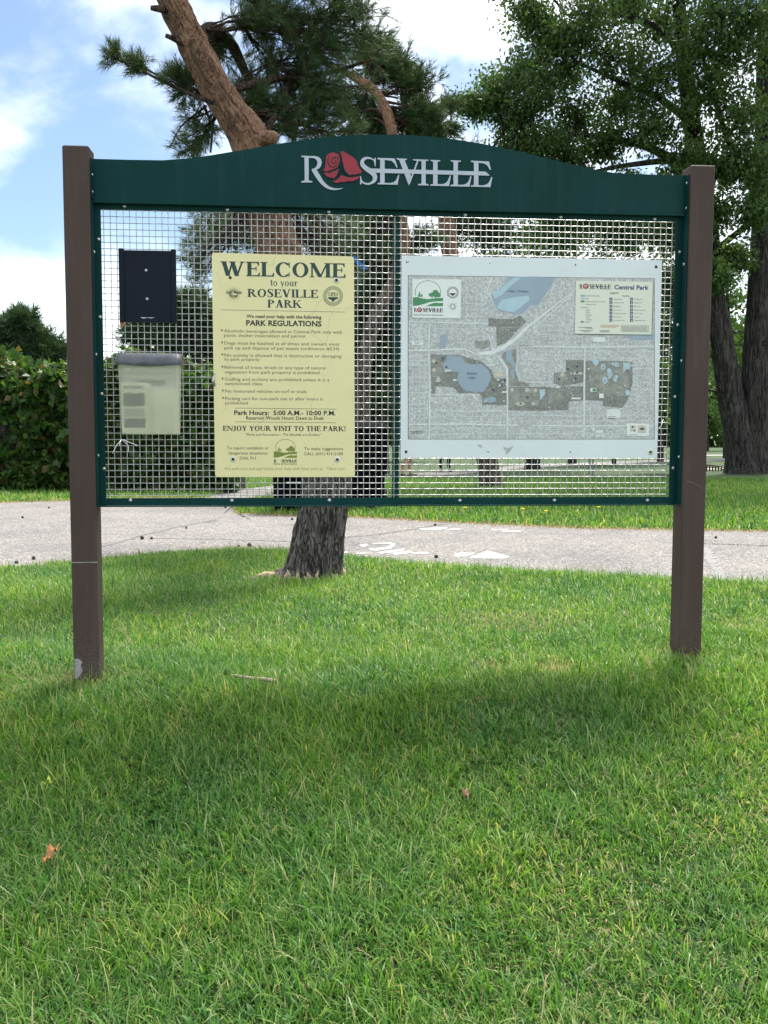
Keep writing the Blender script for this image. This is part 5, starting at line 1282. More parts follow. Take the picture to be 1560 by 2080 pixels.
def screw(parent, pn, x, y, r, mat, ring_=False):
    u, v = pn.loc(x, y); q_ = MB(); q_.lathe([(r,0),(r,0.0012),(r*0.6,0.0024),(0.0003,0.0026)], c=(u,-0.0003,v), axis='y', n=12); q_.build('screw', mat, parent)
    if ring_: q_ = MB(); q_.lathe([(r*2.1,0),(r*2.1,0.0004),(r*1.1,0.0005)], c=(u,-0.0001,v), axis='y', n=16); q_.build('washer', M['label_cream'], parent)
for x, y in [(198,266),(1096,287),(222,1800),(1103,1803)]: screw(welcome, wp, x, y, 0.0062, M['ink'], x > 1000 or y > 1000)
q = MB(); q.box(*[0]*6) if False else None
q = MB(); u, v = wp.loc(62,1130); q.tube([(u,-0.002,v-0.025),(u-0.004,-0.003,v),(u+0.003,-0.002,v+0.027)], [0.006,0.007,0.003], 6); q.build('torn_edge', M['wire'], welcome)

# ------------------------------------------------------------------ park map board
cs = [bp(814,931.5,d), bp(1334,929,d), bp(1346,528.5,d), bp(815.5,518.5,d)]
cs = [(cs[0][0], (cs[0][1]+cs[1][1])/2), ((cs[1][0]+cs[2][0])/2, (cs[0][1]+cs[1][1])/2), ((cs[1][0]+cs[2][0])/2, (cs[2][1]+cs[3][1])/2), (cs[0][0], (cs[2][1]+cs[3][1])/2)]
u0, v0 = (cs[0][0]+cs[1][0])/2, cs[0][1]
mapb = plate_thing('map_board', 'white board with grey aerial park map and blue lakes on the mesh', 'map', u0, d, v0)
q = MB(); q.prism([(a-u0, b-v0) for a, b in cs], 0, 0.004); q.build('plate', M['map_white'], mapb)
ml_ = Panel(mapb, d, 800, 510, 4.837); mr_ = Panel(mapb, d, 1080, 510, 4.8375)
B1 = 280*4.837                        # shift between the two crops
def R_(pts): return [(x+B1, y) for x, y in pts]
mL, mT, mRx, mBt = 138, 238, 1230+B1-22, 1850
ml_.poly('map_border', [[(mL,mT),(mRx,mT+30),(mRx,mBt),(mL,mBt)]], M['ink_soft'], 0.0004)
ml_.poly('map_print', [[(mL+5,mT+5),(mRx-4,mT+34),(mRx-4,mBt-4),(mL+5,mBt-4)]], M['aerial'], 0.0008)
LAKE = [(1130,255),(1262,252),(1350,250),(1451,252)] + R_([(110,258),(238,262),(205,320),(140,420),(95,480),(70,530),(20,525)]) + [(1330,545),(1270,610),(1190,630),(1110,600),(1030,590),(975,520),(960,440),(975,390),(1050,370),(1080,320)]
ml_.poly('lake', [LAKE], M['lake'], 0.0012)
ml_.poly('lake_shallow', [[(965,400),(1050,375),(1090,330),(1180,262),(1250,262),(1150,340),(1060,430),(990,470)], [(1010,560),(1060,480),(1200,450),(1320,440),(1335,480),(1260,540),(1180,600),(1090,590)]], M['lake_pale'], 0.0016)
ml_.poly('park_area', [[(930,655),(1020,665),(1170,668),(1240,630),(1300,690),(1170,830),(1100,900),(1010,935),(1005,745),(930,740)]], M['aerial_park'], 0.0012)
ml_.poly('park_area', [[(362,1015),(520,1020),(640,1020),(700,1040),(860,1085),(960,1170),(985,1250),(1108,1250),(1108,1515),(870,1508),(865,1430),(840,1400),(740,1395),(640,1400),(590,1340),(408,1325),(405,1400),(368,1400)]], M['aerial_park'], 0.0012)
BEN = [(520,1025),(590,1028),(670,1040),(690,1090),(760,1115),(860,1110),(930,1170),(955,1240),(925,1320),(880,1385),(800,1385),(700,1370),(640,1310),(620,1250),(640,1190),(580,1185),(490,1165),(480,1100),(515,1080)]
ml_.poly('lake', [BEN], M['lake'], 0.0016)
ml_.poly('pond', [[(890,1445),(960,1432),(1000,1440),(1000,1480),(940,1492),(890,1475)], [(1100,985),(1150,965),(1165,1050),(1200,1130),(1190,1170),(1150,1110),(1100,1070)], [(1140,1165),(1175,1165),(1190,1250),(1160,1255)], [(455,830),(520,820),(525,880),(500,955),(445,950)]], M['lake'], 0.0016)
ml_.poly('park_area', [[(1085,990),(1200,960),(1205,1060),(1190,1180),(1230,1280),(1330,1290),(1330,1330),(1130,1325),(1125,1140),(1060,1040)]], M['aerial_olive'], 0.0012)
ml_.poly('park_area', [[(1125,1335),(1451,1335)] + R_([(110,1330),(270,1350),(300,1330),(505,1330),(505,1465),(365,1480),(360,1560),(200,1565),(100,1570)]) + [(1451,1570),(1125,1565)]], M['aerial_park'], 0.0012)
ml_.poly('playing_field', [[(1130,1345),(1420,1345),(1425,1520),(1130,1530)], [(370,1030),(450,1030),(480,1100),(490,1170),(440,1240),(372,1240)], [(790,880),(960,880),(945,930),(880,965),(800,945)]], M['aerial_olive'], 0.0014)
mr_.poly('park_area', [[(335,1070),(510,1070),(508,1290),(300,1330),(215,1300),(218,1195),(335,1190)], [(530,1080),(890,1080),(990,1092),(990,1300),(940,1470),(890,1540),(700,1525),(695,1470),(525,1465)]], M['aerial_park'], 0.0012)
mr_.poly('playing_field', [[(560,1090),(880,1085),(900,1150),(940,1230),(960,1320),(900,1420),(800,1450),(700,1390),(620,1340),(560,1300)], [(225,1205),(340,1200),(340,1290),(225,1290)], [(150,1370),(250,1360),(330,1440),(170,1500)]], M['aerial_olive'], 0.0014)
ov = lambda x, y, a, b, n=14: [(x+a*math.cos(2*math.pi*i/n), y+b*math.sin(2*math.pi*i/n)) for i in range(n)]
mr_.poly('pond', [ov(700,1138,24,32), ov(835,1118,22,22), ov(800,1110,16,14), ov(760,1175,22,24), ov(765,1212,24,26), ov(718,1270,26,36), ov(832,1235,18,18), ov(820,1265,20,20), ov(940,1390,22,30), [(590,1065),(660,1070),(650,1110),(625,1130),(600,1100)], [(895,1095),(970,1100),(965,1160),(920,1165),(900,1200)], [(75,1360),(130,1362),(130,1410),(80,1470)]], M['lake_pale'], 0.0018)
mr_.poly('pond', [ov(700,1140,12,18), ov(765,1212,11,12), ov(718,1275,12,16), ov(832,1262,9,9), ov(838,1118,10,10), [(925,825),(1205,820),(1205,868),(1100,870),(980,868)]], M['lake'], 0.0021)
ml_.poly('ball_diamond', [ov(390,1080,18,20), ov(395,1168,18,20), ov(1160,1363,17,19), ov(1307,1365,20,22), ov(1390,1370,18,20), ov(1368,1500,18,18), ov(1243,1500,44,20), [(410,1285),(430,1230),(450,1235),(460,1275),(430,1290)], [(985,1170),(1070,1180),(1075,1230),(985,1240)]], M['map_sand'], 0.0020)
mr_.poly('ball_diamond', [ov(38,1370,16,18), ov(14,1500,18,18), ov(300,1215,22,20), ov(385,1200,10,14), [(405,1190),(495,1190),(495,1212),(405,1215)]], M['map_sand'], 0.0020)
roads = [[(145,978,16),(350,975,14),(560,965,14),(700,965,14),(800,1010,12),(880,1050,12)], [(350,690,12),(340,980,12),(352,1300,14),(350,1700,16),(345,1848,12)], [(145,695,10),(540,705,10),(930,715,10)], [(1010,1030,18),(1060,1080,20),(1110,1160,20),(1115,1400,16),(1115,1700,14),(1112,1848,10)],
         [(145,1702,12),(700,1700,14),(1110,1712,14),(1450,1715,12),(1860,1720,12),(2550,1712,12)], [(830,1010,34),(960,1000,40),(1080,945,40),(1200,860,34),(1330,730,26),(1451,640,18),(1600,520,10),(1760,400,8)], [(1200,940,10),(1451,940,12),(1860,945,14),(2550,940,12)], [(B1+520,940,12),(B1+515,1300,16),(B1+512,1840,14)],
         [(400,1410,8),(640,1415,8),(840,1415,8)], [(145,1510,6),(340,1510,6)], [(145,1610,6),(345,1610,6)], [(560,1580,6),(1110,1570,8)], [(145,1250,6),(345,1245,6)], [(145,1120,6),(345,1120,6)], [(1210,1060,6),(1450,1070,6)], [(1210,950,8),(1205,1180,6),(1240,1290,6)], [(1290,1290,7),(1451,1290,7),(1551,1285,7)],
         [(930,820,10),(970,970,12)], [(960,260,12),(915,390,12),(1000,560,6)], [(360,1800,5),(740,1800,5)], [(1130,1610,5),(1451,1612,5),(1850,1630,5)], [(B1,1080,6),(B1+210,1080,6)], [(B1+50,820,6),(B1+320,830,6)], [(B1+580,1540,5),(B1+575,1690,5)], [(B1+20,760,8),(B1+200,600,9),(B1+400,420,10)]]
# street grid of the town blocks
def clear(x, y):
    for pg in KEEP:
        n_ = len(pg); ins = False
        for i in range(n_):
            (xa, ya), (xb, yb) = pg[i], pg[i-1]
            if (ya > y) != (yb > y) and x < (xb-xa)*(y-ya)/(yb-ya)+xa: ins = not ins
        if ins: return False
    return True
KEEP = [LAKE, BEN, [(355,1010),(1110,1010),(1110,1520),(355,1520)], [(1080,950),(1340,950),(1340,1580),(1080,1580)], [(920,640),(1320,640),(1320,960),(780,1060),(780,860)], R_([(0,1060),(1000,1060),(1000,1580),(0,1580)]), R_([(410,280),(1200,280),(1200,830),(410,830)]), [(170,270),(670,270),(670,670),(170,670)]]
stq = []
for (xa, xb, ya, yb, sx, sy) in [(150,340,1000,1840,64,52),(360,1110,1420,1840,92,58),(1125,2540,1580,1840,88,60),(1210,1860,960,1330,74,46),(360,930,300,950,80,62),(B1+530,2540,840,1060,90,60),(B1+1000,2540,1060,1600,70,66),(1500,1860,700,930,80,56),(150,340,300,690,70,60)]:
    for x in np.arange(xa+sx*0.5, xb, sx):
        ys_ = np.arange(ya, yb, 14.0); run = [y for y in ys_ if clear(x, y)]
        if len(run) > 3 and RNG.random() < 0.75: stq.append(ln_v(x+RNG.normal(0,6), run[0]+RNG.uniform(0,60), run[-1]-RNG.uniform(0,60), 4.0))
    for y in np.arange(ya+sy*0.5, yb, sy):
        xs_ = np.arange(xa, xb, 14.0); run = [x for x in xs_ if clear(x, y)]
        if len(run) > 3 and RNG.random() < 0.9 and run[-1]-run[0] < 14*len(run)+20: stq.append(ln_(run[0], y, run[-1], y+RNG.normal(0,4), 4.5))
kind(ml_.poly('street_grid', stq, M['map_street'], 0.0011), 'stuff')
for rd in roads: ml_.poly('map_road', [stroke(rd)], M['map_road'], 0.0023)
mr_.poly('map_road', [ring(800,1775,5,3,6)], M['map_road'], 0.0023)
blds = []
for i in range(330):
    x = RNG.uniform(150, 2540); y = RNG.uniform(700, 1840)
    if RNG.random() < 0.4: x = RNG.uniform(150, 900); y = RNG.uniform(1420, 1840)
    w, h = RNG.uniform(3, 9, 2); blds.append([(x-w,y-h),(x+w,y-h),(x+w,y+h),(x-w,y+h)])
kind(ml_.poly('building_prints', blds[:260], M['map_road'], 0.0014), 'stuff')
mr_.poly('place_label', [[(740,1560),(830,1550),(870,1570),(870,1640),(730,1640)], [(600,845),(720,845),(720,895),(600,895)], [(625,1760),(700,1755),(700,1820),(625,1825)], [(590,1740),(620,1740),(620,1765),(590,1765)]], M['map_road'], 0.0024)
mr_.poly('running_track', [stroke([(790+60*math.cos(t_), 1785+42*math.sin(t_)+0.35*60*math.cos(t_), 5) for t_ in np.linspace(0,6.2832,20)])], M['map_road'], 0.0026)
# inset labels
ml_.poly('logo_label', [[(180,275),(660,279),(655,662),(180,655)]], M['label_white'], 0.0028)
park_logo(ml_, 186, 290, 296, 252, M['ink_soft'], M['map_green'], 0.0032)
ml_.serif('R', 196, 228, 600, 600, 40, M['ink'], 0.0032); ml_.serif('SEVILLE', 280, 482, 600, 602, 40, M['ink'], 0.0032); ml_.poly('strike_line', [ln_(300,578,482,580,5)], M['ink'], 0.0037)
ml_.poly('rose_emblem', [ov(252,578,26,24,10)], M['map_red'], 0.0032); ml_.poly('petal_line', [ring(250,576,10,4,10)], M['label_white'], 0.0036)
ml_.sans('Parks & Recreation Department', 195, 482, 634, 634, 14, M['ink'], 0.0032, 0.01)
seal(ml_, 577, 408, 56, M['ink'], 0.0032, '')
starburst(ml_, 577, 545, 55, M['ink_soft'], 0.0032, [])
mr_.poly('legend_label', [[(432,292),(1190,303),(1176,822),(422,813)]], M['label_cream'], 0.0028)
mr_.poly('legend_shadow', [[(422,813),(1176,822),(1176,828),(424,819)], [(1190,306),(1195,306),(1181,828),(1176,822)]], M['ink_soft'], 0.0030)
mr_.serif('R', 468, 500, 372, 372, 46, M['ink'], 0.0032); mr_.serif('SEVILLE', 562, 776, 373, 375, 46, M['ink'], 0.0032); mr_.poly('strike_line', [ln_(580,349,776,353,5)], M['ink'], 0.0037)
mr_.poly('rose_emblem', [ov(530,346,30,27,10)], M['map_red'], 0.0032); mr_.poly('petal_line', [ring(528,344,11,5,10)], M['label_cream'], 0.0036)
mr_.sans('Central Park', 808, 1148, 376, 380, 42, M['navy'], 0.0032, 0.03)
mr_.sans('Legend', 765, 850, 420, 420, 20, M['ink_soft'], 0.0032, 0.01); mr_.sans('Facilities', 890, 960, 448, 448, 14, M['ink_soft'], 0.0032, 0.01)
for (x0, y0, x1, y1, mt) in [(478,430,522,450,'lake'),(480,458,524,476,'lake_pale'),(480,486,516,504,'map_green'),(478,688,510,704,'aerial_park')]: mr_.poly('legend_swatch', [[(x0,y0),(x1,y0),(x1,y1),(x0,y1)]], M[mt], 0.0032)
for t_, x0, x1, y in [('Central Park Boundary',528,665,446),('Water',528,560,474),('Bennett Lake District 1.2 miles',528,720,503),('Underground Trails',528,630,530),('Pathways',478,555,560),('Lighted',528,566,586),('Asphalt',528,568,608),('Boardwalk',528,585,634),('Gravel',528,566,656),('Woodchips',528,590,680),('Entrance',520,575,702)]: mr_.sans(t_, x0, x1, y, y, 12, M['ink_soft'], 0.0032)
for i, (y, ta, tb_) in enumerate([(473,'Amphitheater','Parking Area'),(507,'Athletic Field','Playground'),(544,'Ballfield','Play Area'),(580,'Bocce Court','Shelter (picnic)'),(613,'Drinking Fountain','Tennis Court'),(648,'Fishing Pier','Toilets'),(681,'Horseshoe Court','Volleyball Court')]):
    for x, t_ in ((762, ta), (964, tb_)):
        mr_.poly('legend_icon', [[(x,y-14),(x+28,y-14),(x+28,y+14),(x,y+14)]], M['navy'], 0.0032); mr_.poly('legend_mark', [[(x+9,y+8),(x+13,y-7),(x+18,y-2),(x+20,y+8)]], M['label_cream'], 0.0036)
        mr_.sans(t_, x+40, x+40+7.2*len(t_), y+6, y+6, 11, M['ink_soft'], 0.0032)
mr_.poly('scale_bar', [ln_(455,748,590,753,4), ln_(525,758,600,759,4)], M['ink'], 0.0032)
for i in range(4): mr_.poly('fine_print', [ln_(672,728+i*7,855-30*(i == 3),730+i*7,3)], M['orange_ink'], 0.0032)
mr_.poly('fine_print_box', [[(878,728),(1148,732),(1145,796),(874,792)]], M['ink_soft'], 0.0031); mr_.poly('fine_print_box', [[(881,731),(1145,735),(1142,793),(877,789)]], M['label_cream'], 0.0033)
for i in range(6): mr_.poly('fine_print', [ln_(885,742+i*8,1135,745+i*8,4)], M['aerial_olive'], 0.0036)
for i in range(3): mr_.poly('fine_print', [ln_(668+0*i,780+i*8,760,781+i*8,3), ln_(465+20*i,778+i*8,600-20*i,779+i*8,3)], M['navy'], 0.0032)
mr_.poly('inset_label', [[(932,1692),(1152,1697),(1150,1818),(930,1814)]], M['label_white'], 0.0028)
mr_.poly('inset_sketch', [[(965,1712),(1020,1714),(1018,1775),(964,1773)], [(1040,1714),(1122,1716),(1120,1790),(1038,1788)]], M['map_sand'], 0.0031)
mr_.poly('inset_mark', [ov(990,1728,9,9,8), ov(1008,1764,8,8,8), [(1060,1745),(1085,1735),(1105,1745),(1100,1755),(1065,1756)]], M['ink'], 0.0035)
mr_.sans('Location Map', 960, 1030, 1806, 1806, 9, M['ink'], 0.0032)
ml_.sans('Lake   Owasso', 1125, 1322, 404, 404, 22, M['navy'], 0.0026, 0, 0.2)
ml_.sans('Bennett', 718, 815, 1213, 1213, 24, M['navy'], 0.0026, 0, 0.2); ml_.sans('Lake', 735, 797, 1254, 1254, 24, M['navy'], 0.0026, 0, 0.2)
ml_.poly('place_label', [[(175,880),(285,880),(285,922),(175,922)]], M['label_white'], 0.0026); ml_.sans('City Hall &', 195, 265, 898, 898, 12, M['ink'], 0.0030); ml_.sans('Police', 210, 252, 914, 914, 12, M['ink'], 0.0030)
ml_.sans('Roseville Area', 172, 275, 1778, 1778, 13, M['ink'], 0.0026, 0.01); ml_.sans('High School', 180, 268, 1794, 1794, 13, M['ink'], 0.0026, 0.01)
mr_.sans('Community', 632, 696, 1793, 1793, 10, M['ink'], 0.0028); mr_.sans('Gymnasium', 632, 696, 1806, 1806, 10, M['ink'], 0.0028); mr_.sans('Central Park', 745, 825, 1632, 1632, 11, M['ink'], 0.0028); mr_.sans('Elementary', 750, 820, 1648, 1648, 11, M['ink'], 0.0028)
ml_.sans('Central Park', 1060, 1160, 754, 754, 13, M['label_white'], 0.0026); ml_.sans('North', 1090, 1132, 776, 776, 13, M['label_white'], 0.0026)
ml_.sans('COUNTY ROAD C W', 1215, 1370, 938, 938, 11, M['ink'], 0.0028); ml_.sans('COUNTY ROAD B2', 1215, 1360, 1718, 1718, 11, M['ink'], 0.0028)
for x, y in [(415,1100),(515,1140),(483,1055),(1310,1435),(1243,1498),(975,1365),(1060,1320),(1090,1268)]: ml_.poly('facility_icon', [[(x-9,y-9),(x+9,y-9),(x+9,y+9),(x-9,y+9)]], M['navy'], 0.0028)
for x, y in [(445,1132),(355,1160),(445,1195),(430,1250),(270,1258)]: mr_.poly('facility_icon', [[(x-9,y-9),(x+9,y-9),(x+9,y+9),(x-9,y+9)]], M['navy'], 0.0028)
for x, y, w, h in [(500,1175,60,14),(580,1268,36,16),(1010,1265,26,14),(1030,1320,40,14),(935,1120,56,14),(1060,1385,46,14)]: ml_.poly('place_label', [[(x,y-h/2),(x+w,y-h/2),(x+w,y+h/2),(x,y+h/2)]], M['label_white'], 0.0027)
mr_.poly('place_label', [[(575,1347),(632,1347),(632,1383),(575,1383)], [(388,1440),(480,1440),(480,1456),(388,1456)], [(660,1400),(705,1400),(705,1445),(660,1445)]], M['label_white'], 0.0027)
mr_.poly('place_label', [[(596,1352),(628,1352),(628,1378),(596,1378)]], M['map_green'], 0.0030)
ml_.poly('paint_peel', [[(815,1900),(870,1905),(865,1940),(840,1925)], [(1075,1915),(1110,1935),(1130,1930),(1175,1915),(1150,1955),(1105,2005),(1100,1970),(1080,1950)], [(1245,1918),(1252,1918),(1250,1932)], [(1256,1990),(1274,1975),(1268,1988)]], M['aerial'], 0.0006)
for x, y, k in [(132,101,1),(945,118,0),(120,1972,1),(925,1972,0)]: screw(mapb, ml_, x, y, 0.006 if k else 0.0028, M['ink'] if y > 500 else M['bolt'], False)
for x, y, k in [(430,135,0),(1222,155,1),(380,1975,0),(1168,1975,1)]: screw(mapb, mr_, x, y, 0.006 if k else 0.0028, M['ink'], k and y > 500)

# ------------------------------------------------------------------ black brochure frame
dk = D_SIGN
A, B_, C_, E_ = bp(239,503,dk-0.02), bp(357,506,dk-0.02), bp(358,655,dk-0.02), bp(243,654,dk-0.02)
ul, ur_, vb, vt = (A[0]+E_[0])/2, (B_[0]+C_[0])/2, (C_[1]+E_[1])/2, (A[1]+B_[1])/2
holder = plate_thing('notice_holder', 'empty blue black plastic notice holder above the flyer box', 'holder', (ul+ur_)/2, dk, vb)
hw = (ur_-ul)/2; hh = vt-vb
q = MB(); q.box(-hw+0.002, hw-0.002, -0.008, 0, 0.002, hh-0.006); q.build('back_plate', M['navy_plastic'], holder)
for s in (-1, 1):
    q = MB(); a0, a1 = sorted((s*hw, s*(hw-0.020))); q.bbox(a0, a1, -0.015, -0.0005, 0.0, hh, 0.002); q.build('side_channel', M['navy_plastic'], holder)
q = MB(); q.bbox(-hw+0.0205, hw-0.0205, -0.0145, -0.0085, 0.0005, 0.020, 0.002); bl_ = q.build('bottom_channel', M['navy_plastic'], holder)
q = MB(); q.flat([(0.0-0.03,0.0195),(0.03,0.0193),(0.01,0.0165),(-0.005,0.018),(-0.018,0.0150),(-0.024,0.0165)], -0.0151); q.build('chipped_edge', M['bolt'], bl_)
for x, y in [(297,549),(299,607)]:
    u, v = bp(x, y, dk-0.008); q = MB(); q.lathe([(0.0055,0),(0.0055,0.0015),(0.0030,0.0018),(0.0028,0.0006),(0.0003,0.0005)], c=(u-(ul+ur_)/2,-0.0082,v-vb), axis='y', n=12); q.build('screw', M['bolt'], holder)

# ------------------------------------------------------------------ frosted flyer box
tl, tr_, br, bl2 = bp(240,735,dk-0.04), bp(366,737,dk-0.04), bp(366,883,dk-0.04), bp(250,882,dk-0.04)
uc = (tl[0]+tr_[0]+br[0]+bl2[0])/4; vb = (br[1]+bl2[1])/2; vt = (tl[1]+tr_[1])/2
box = plate_thing('flyer_box', 'frosted plastic flyer box with scuffed grey lid hanging on the mesh', 'flyer box', uc, dk, vb)
hw0, hw1, H = (br[0]-bl2[0])/2, (tr_[0]-tl[0])/2, vt-vb
def shell(hw_b, hw_t, db, dt, z0, z1, th):
    q_ = MB()
    def ring_(hw_, dd, z, ins):
        r_ = []
        for cx_, cy_, a0 in ((hw_-0.014, -0.014-0*dd, 0), (-hw_+0.014, -0.014, 90), (-hw_+0.014, -dd+0.014, 180), (hw_-0.014, -dd+0.014, 270)):
            for k in range(5):
                a = math.radians(a0+k*22.5); r_.append((cx_+(0.014-ins)*math.cos(a), cy_+(0.014-ins)*math.sin(a), z))
        return r_
    n_ = 20
    rs = [ring_(hw_b, db, z0, 0), ring_(hw_b, db, z0, 0.0), ring_((hw_b+hw_t)/2, (db+dt)/2, (z0+z1)/2, 0), ring_(hw_t, dt, z1, 0)]
    ri = [ring_(hw_t, dt, z1, th), ring_((hw_b+hw_t)/2, (db+dt)/2, (z0+z1)/2, th), ring_(hw_b, db, z0+th, th)]
    allr = rs[1:] + ri; vs = [p for r_ in allr for p in r_]; fs = []
    for i in range(len(allr)-1):
        for k in range(n_): j = (k+1) % n_; fs.append((i*n_+k, i*n_+j, (i+1)*n_+j, (i+1)*n_+k))
    fs.append(tuple(range(n_-1,-1,-1))); m0 = (len(allr)-1)*n_; fs.append(tuple(m0+k for k in range(n_)))
    q_.add(vs, fs); return q_
shell(hw0, hw1, 0.070, 0.078, 0.0, H, 0.0022).build('tub', M['frosted'], box)
# lid: curved front lip
lv = bp(300,717,dk-0.02)[1]-vb; lz = H-0.004
q = MB(); n = 12; vs = []; fs = []
pr_ = [(-0.002, lv-0.004), (-0.018, lv), (-0.050, lv-0.006), (-0.078, lv-0.024), (-0.088, lz-0.004)]
for i in range(n+1):
    t_ = i/n*2-1; x = t_*(hw1+0.006)
    for k, (yy, zz) in enumerate(pr_):
        sag = 0.010*(1-t_*t_) if k == 4 else 0; edge = 0.004*(abs(t_) > 0.97)
        vs.append((x, yy+edge*(k > 1), zz-sag-edge))
m_ = len(pr_)
for i in range(n):
    for k in range(m_-1): a = i*m_+k; fs.append((a, a+1, a+m_+1, a+m_))
q.add(vs, fs, True)
for s in (0, n):
    q.add([vs[s*m_+k] for k in range(m_)] + [(vs[s*m_][0], -0.002, lz-0.010)], [tuple(range(m_+1))])
lid = q.build('lid', M['lid_plastic'], box)
sol = lid.modifiers.new('thickness', 'SOLIDIFY'); sol.thickness = 0.0025
q = MB(); q.box(-hw1*0.5, hw1*0.45, -0.0035, -0.0025, H*0.68, H*0.76); q.build('hanger_slot', M['paper_dark'], box)
def flyers(label, x0, x1, y0, y1, n_, printed, yd):
    a = bp(x0, y1, dk-0.06); b = bp(x1, y0, dk-0.06)
    r_ = plate_thing('flyers', label, 'flyers', (a[0]+b[0])/2, dk-yd, a[1])
    w_ = (b[0]-a[0])/2; h_ = b[1]-a[1]
    for i in range(n_):
        q_ = MB(); o_ = 0.0045*i; q_.box(-w_+o_, w_+o_, 0.0012*i, 0.0012*i+0.0005, 0.0, h_-0.001*i); q_.build('sheet', M['paper'], r_)
    if printed:
        q_ = MB(); q_.flat([(-w_*0.86,h_*0.52),(w_*0.9,h_*0.53),(w_*0.9,h_*0.78),(w_*0.6,h_*0.80),(w_*0.2,h_*0.77),(-w_*0.3,h_*0.80),(-w_*0.86,h_*0.78)], -0.0005); q_.build('print', M['paper_dark'], r_)
        q_ = MB(); q_.flat([(-w_*0.8,h_*0.10),(w_*0.95,h_*0.10),(w_*0.95,h_*0.29),(-w_*0.8,h_*0.29)], -0.0005); q_.build('print', M['paper_dark'], r_)
        q_ = MB()
        for i in range(6): q_.flat([(-w_*0.8,h_*(0.32+0.028*i)),(w_*0.9,h_*(0.32+0.028*i)),(w_*0.9,h_*(0.332+0.028*i)),(-w_*0.8,h_*(0.332+0.028*i))], -0.0005)
        for i in range(2): q_.flat([(-w_*0.45,h_*(0.88+0.03*i)),(w_*0.75,h_*(0.88+0.03*i)),(w_*0.75,h_*(0.90+0.03*i)),(-w_*0.45,h_*(0.90+0.03*i))], -0.0005)
        q_.flat([(-w_*0.8,h_*0.875),(-w_*0.6,h_*0.875),(-w_*0.6,h_*0.93),(-w_*0.8,h_*0.93)], -0.0005)
        q_.build('print', M['paper_dark'], r_)
    return r_
flyers('stack of printed flyers standing in the left half of the flyer box', 249, 296, 777, 879, 5, True, 0.066)
flyers('pale sheets leaning in the right half of the flyer box', 312, 360, 790, 880, 2, False, 0.040)

# loose bits on the mesh
P0 = bp(247,893,D_SIGN)
tie = plate_thing('zip_tie', 'white nylon tie ends sticking out below the flyer box', 'tie', P0[0], D_SIGN, P0[1])
for e in ([(247,893),(236,906),(229,921)], [(247,893),(262,898),(280,905)], [(247,893),(243,900),(244,906)], [(250,895),(258,902),(261,906),(261,918)]):
    q = MB(); q.tube([(bp(x,y,D_SIGN-0.01*i)[0]-P0[0], -0.012*i, bp(x,y,D_SIGN-0.01*i)[1]-P0[1]) for i, (x, y) in enumerate(e)], 0.0019, 4); q.build('tie_end', M['white_tie'], tie)
P0 = bp(1340,855,D_SIGN)
tie = plate_thing('zip_tie', 'white nylon tie end beside the right edge of the map board', 'tie', P0[0], D_SIGN, P0[1])
q = MB(); q.tube([(bp(x,y,D_SIGN-0.01*i)[0]-P0[0], -0.012*i, bp(x,y,D_SIGN-0.01*i)[1]-P0[1]) for i, (x, y) in enumerate([(1347,852),(1343,864),(1337,870)])], 0.0019, 4); q.build('tie_end', M['white_tie'], tie)
P0 = bp(722,540,D_MESH+0.008)
tape = plate_thing('tape_strip', 'torn strip of blue tape behind the mesh at the cream sign corner', 'tape', P0[0], D_MESH+0.008, P0[1])
q = MB(); q.prism([(bp(x,y,D_MESH+0.008)[0]-P0[0], bp(x,y,D_MESH+0.008)[1]-P0[1]) for x, y in [(712,519),(722,521),(733,532),(750,547),(734,547),(722,534),(712,530)]], 0, 0.0006); q.build('strip', M['blue_tape'], tape)
P0 = bp(246,657,D_SIGN)
lf = plate_thing('dry_leaf', 'dry orange leaf caught under the black notice holder', 'leaf', P0[0], D_SIGN, P0[1])
q = MB(); q.prism([(bp(x,y,D_SIGN)[0]-P0[0], bp(x,y,D_SIGN)[1]-P0[1]) for x, y in [(243,653),(252,653),(254,659),(250,663),(247,668),(245,661)]], -0.006, -0.005); q.build('blade', M['dry_leaf'], lf)

